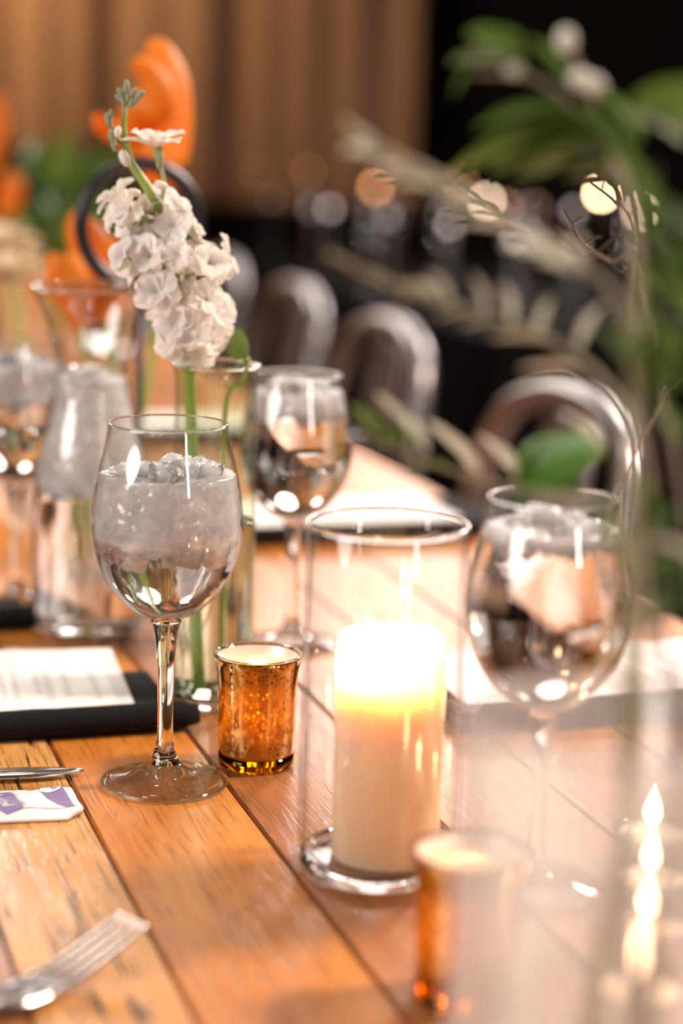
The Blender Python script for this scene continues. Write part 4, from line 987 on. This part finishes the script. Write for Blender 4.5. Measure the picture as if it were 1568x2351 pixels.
for i, (px, py, D, lab) in enumerate([(1325, 890, 2.02, 'grey metal chair, the one nearest behind the leaves on the right'), (905, 735, 2.72, 'grey metal chair with arched back, second from the front'), (690, 660, 3.3, 'grey metal chair with arched back just right of the white flowers'), (520, 605, 3.95, 'farthest grey metal chair, half hidden by the white flowers')]):
    p = at(px, py, D); p.z = 0
    c = thing('metal_chair', lab, 'chair', p-Vector((.275*CT, .275*ST, 0)), TH, 'grey metal chairs along the right side of the table')
    for k, me in CP.items(): link(k if not k.startswith('leg') else 'leg', me, c)

# ------------------------------------------------------------------ far tables with candle lights and glowing stand-ins for glints
def far_table(label, c, rz, lx, ly, h=.75):
    t = thing('draped_table', label, 'table', (c[0], c[1], 0), rz, 'black draped tables in the dark background')
    link('tabletop', box('tabletop', -lx/2, lx/2, -ly/2, ly/2, h-.03, h, M['cloth'], .004), t)
    n = 120; v, f = [], []
    for i in range(n):
        s = i/n*4; k = int(s); q = s-k
        P = [(-1, -1), (1, -1), (1, 1), (-1, 1), (-1, -1)]; x = P[k][0]+(P[k+1][0]-P[k][0])*q; y = P[k][1]+(P[k+1][1]-P[k][1])*q
        w_ = 1+.0; a = .02*math.sin(i*1.3)
        v += [(x*(lx/2+.004), y*(ly/2+.004), h-.001), (x*(lx/2+.02+a), y*(ly/2+.02+a), .01)]
    for i in range(n): j = (i+1) % n; f.append((2*i, 2*j, 2*j+1, 2*i+1))
    link('drape', mesh('drape', v, f, M['cloth']), t)
far_table('black draped long table right behind the grey chairs', (.30, 5.02), TH, .95, 2.7)
far_table('black draped table far back under the orange candle light', (1.25, 8.95), 0, 4.0, 1.0)
far_table('black draped table in front of the lit curtain', (-2.2, 8.9), 0, 2.4, .8, .98)
def far_light(px, py, D, col, s, r, label, hold, support=TZ):
    p = at(px, py, D); h = p.z-support
    if h < .03: h = .03
    t = thing('candle_or_glint', label, 'candle', (p.x, p.y, support), 0, 'small candle lights in the dark background')
    m = emit('flame_or_glint', col, s)  # the near dim ones imitate lamp glints on glasses by glowing
    link('flame', lathe('flame', [(0, -r*1.1), (r*.7, -r*.7), (r, 0), (r*.75, r*.8), (0, r*1.5)], m, 16), t, (0, 0, h))
    link('stick', lathe('stick', [(0, 0), (.02, 0), (.021, .003), (.006, .008), (.0055, h-r*1.3), (0, h-r*1.25)], M['frost'], 16), t)
G1 = (1, .80, .74); O1 = (1, .42, .16); W1 = (1, .72, .5)
FL = [(862, 430, 9.0, O1, 13, .013, 'orange candle flame far back, left of the pale frond'), (1118, 462, 9.0, W1, 25, .012, 'candle flame far back half covered by the pale frond'), (1380, 445, 8.8, (1, .62, .34), 90, .012, 'brightest background candle, right of the pale frond'),
      (1468, 492, 8.8, (1, .66, .52), 30, .011, 'pinkish candle light behind the thin dark twig'), (1317, 483, 4.6, G1, 2.2, .008, 'dim glint made as a glowing point, just left of the brightest candle'), (1325, 560, 4.3, (1, .75, .5), 1.6, .008, 'dim yellowish glint made as a glowing point, below the brightest candle'),
      (757, 480, 5.0, G1, 3.0, .008, 'dim grey glint made as a glowing point, low left of the orange flame'), (715, 478, 5.6, G1, 1.6, .008, 'very dim glint made as a glowing point, left of two overlapping grey ones'), (890, 498, 4.9, G1, 3.0, .008, 'dim grey glint made as a glowing point, right below the orange flame'), (1033, 517, 4.6, G1, 3.0, .008, 'dim grey glint made as a glowing point, below the middle of the pale frond'),
      (1182, 545, 4.3, G1, 2.6, .008, 'dim grey glint made as a glowing point, under the right end of the pale frond'), (708, 395, 8.8, O1, 2.0, .012, 'faint orange candle light near the curtain, right of two'), (592, 395, 8.6, O1, 1.0, .012, 'faint orange candle light near the curtain, left of two'), (1060, 420, 9.1, O1, 4, .012, 'orange candle light hidden behind the pale frond'),
      (625, 458, 5.5, (1, .6, .4), .8, .008, 'faintest glint made as a glowing point, left of the grey ones'), (930, 445, 8.9, O1, 2.0, .012, 'faint candle light beside the orange flame'), (1160, 500, 8.9, (1, .5, .35), 4, .014, 'pinkish candle light behind the right of the pale frond'), (1230, 520, 8.9, (1, .5, .35), 3, .014, 'pinkish candle light below the green branch')]
for a in FL: far_light(*a[:6], a[6], None)
far_glasses = [(.05, 4.55), (.22, 4.75), (.40, 4.55), (.12, 5.3), (.45, 5.05), (-.1, 5.55), (.6, 4.3)]
for (x, y) in far_glasses:
    g = thing('wine_glass', 'blurred empty stemmed glass among the dim lights on the far black table', 'glass', (x, y, TZ), 0, 'far empty glasses')
    for k in ('bowl', 'rim', 'stem', 'foot', 'foot_rim'): link(k, ME[k], g)

def low_candle(px, py, where, fs=1.1):
    q = ground(px, py, .034); p = Vector((q.x, q.y, TZ))
    b = thing('candle_dish', 'low clear candle cup, '+where, 'candle holder', p, 0, 'low clear candle cups')
    link('cup', lathe('cup', [(0, .001), (.017, 0), (.0195, .002), (.0200, .012), (.0205, .020), (.0196, .0202), (.0192, .012), (.0185, .005), (0, .0045)], M['bowl'], 48), b)
    t = thing('tealight', 'small lit candle, '+where, 'candle', p+Vector((0, 0, .0048)), 0, 'tealights in low clear cups')
    link('wax_body', lathe('wax_body', [(0, 0), (.0165, 0), (.017, .001), (.017, .014), (.016, .0145), (.0155, .0138), (0, .0135)], M['twax'], 40), t)
    link('wick', tube('wick', [(0, 0, .013), (0, 0, .018)], .0006, M['wick'], 6), t)
    link('flame', fl, t, (0, 0, .017), None, (fs*1.3, fs*1.3, fs))
    point('candle_or_glint', p+Vector((0, 0, .034)), .12, (1, .62, .32), .005)
low_candle(1472, 2190, 'nearest of the row seen through the nearest vase', 1.5)
low_candle(1488, 2050, 'second nearest of the row seen through the nearest vase')
low_candle(1496, 1945, 'third of the row seen through the nearest vase')
low_candle(1500, 1845, 'farthest of the row seen through the nearest vase')

def background_plant():
    rp = random.Random(9); b = at(130, 1000, 3.2); b.z = TZ
    t = thing('leafy_plant', 'dim green leafy plant behind the lilies at the left', 'plant', b)
    for k in range(26):
        x, y = rp.uniform(40, 230), rp.uniform(400, 640); q = at(x, y, 3.2+rp.uniform(-.08, .08))-b; d = Vector((q.x*.6+rp.uniform(-.03, .03), rp.uniform(-.03, .03), .05)).normalized()
        link('leaf', LP[rp.choice((2, 3, 3, 4))], t, mw=Matrix.Translation(q) @ d.to_track_quat('X', 'Z').to_matrix().to_4x4() @ Matrix.Rotation(rp.uniform(-1, 1), 4, 'X') @ Matrix.Scale(rp.uniform(.06, .09), 4))
        if k % 3 == 0: link('stem', tube('stem', crom([Vector((0, 0, .004)), q*.5+Vector((0, 0, .02)), q], 4), .0018, M['stemg'], 6), t)
background_plant()
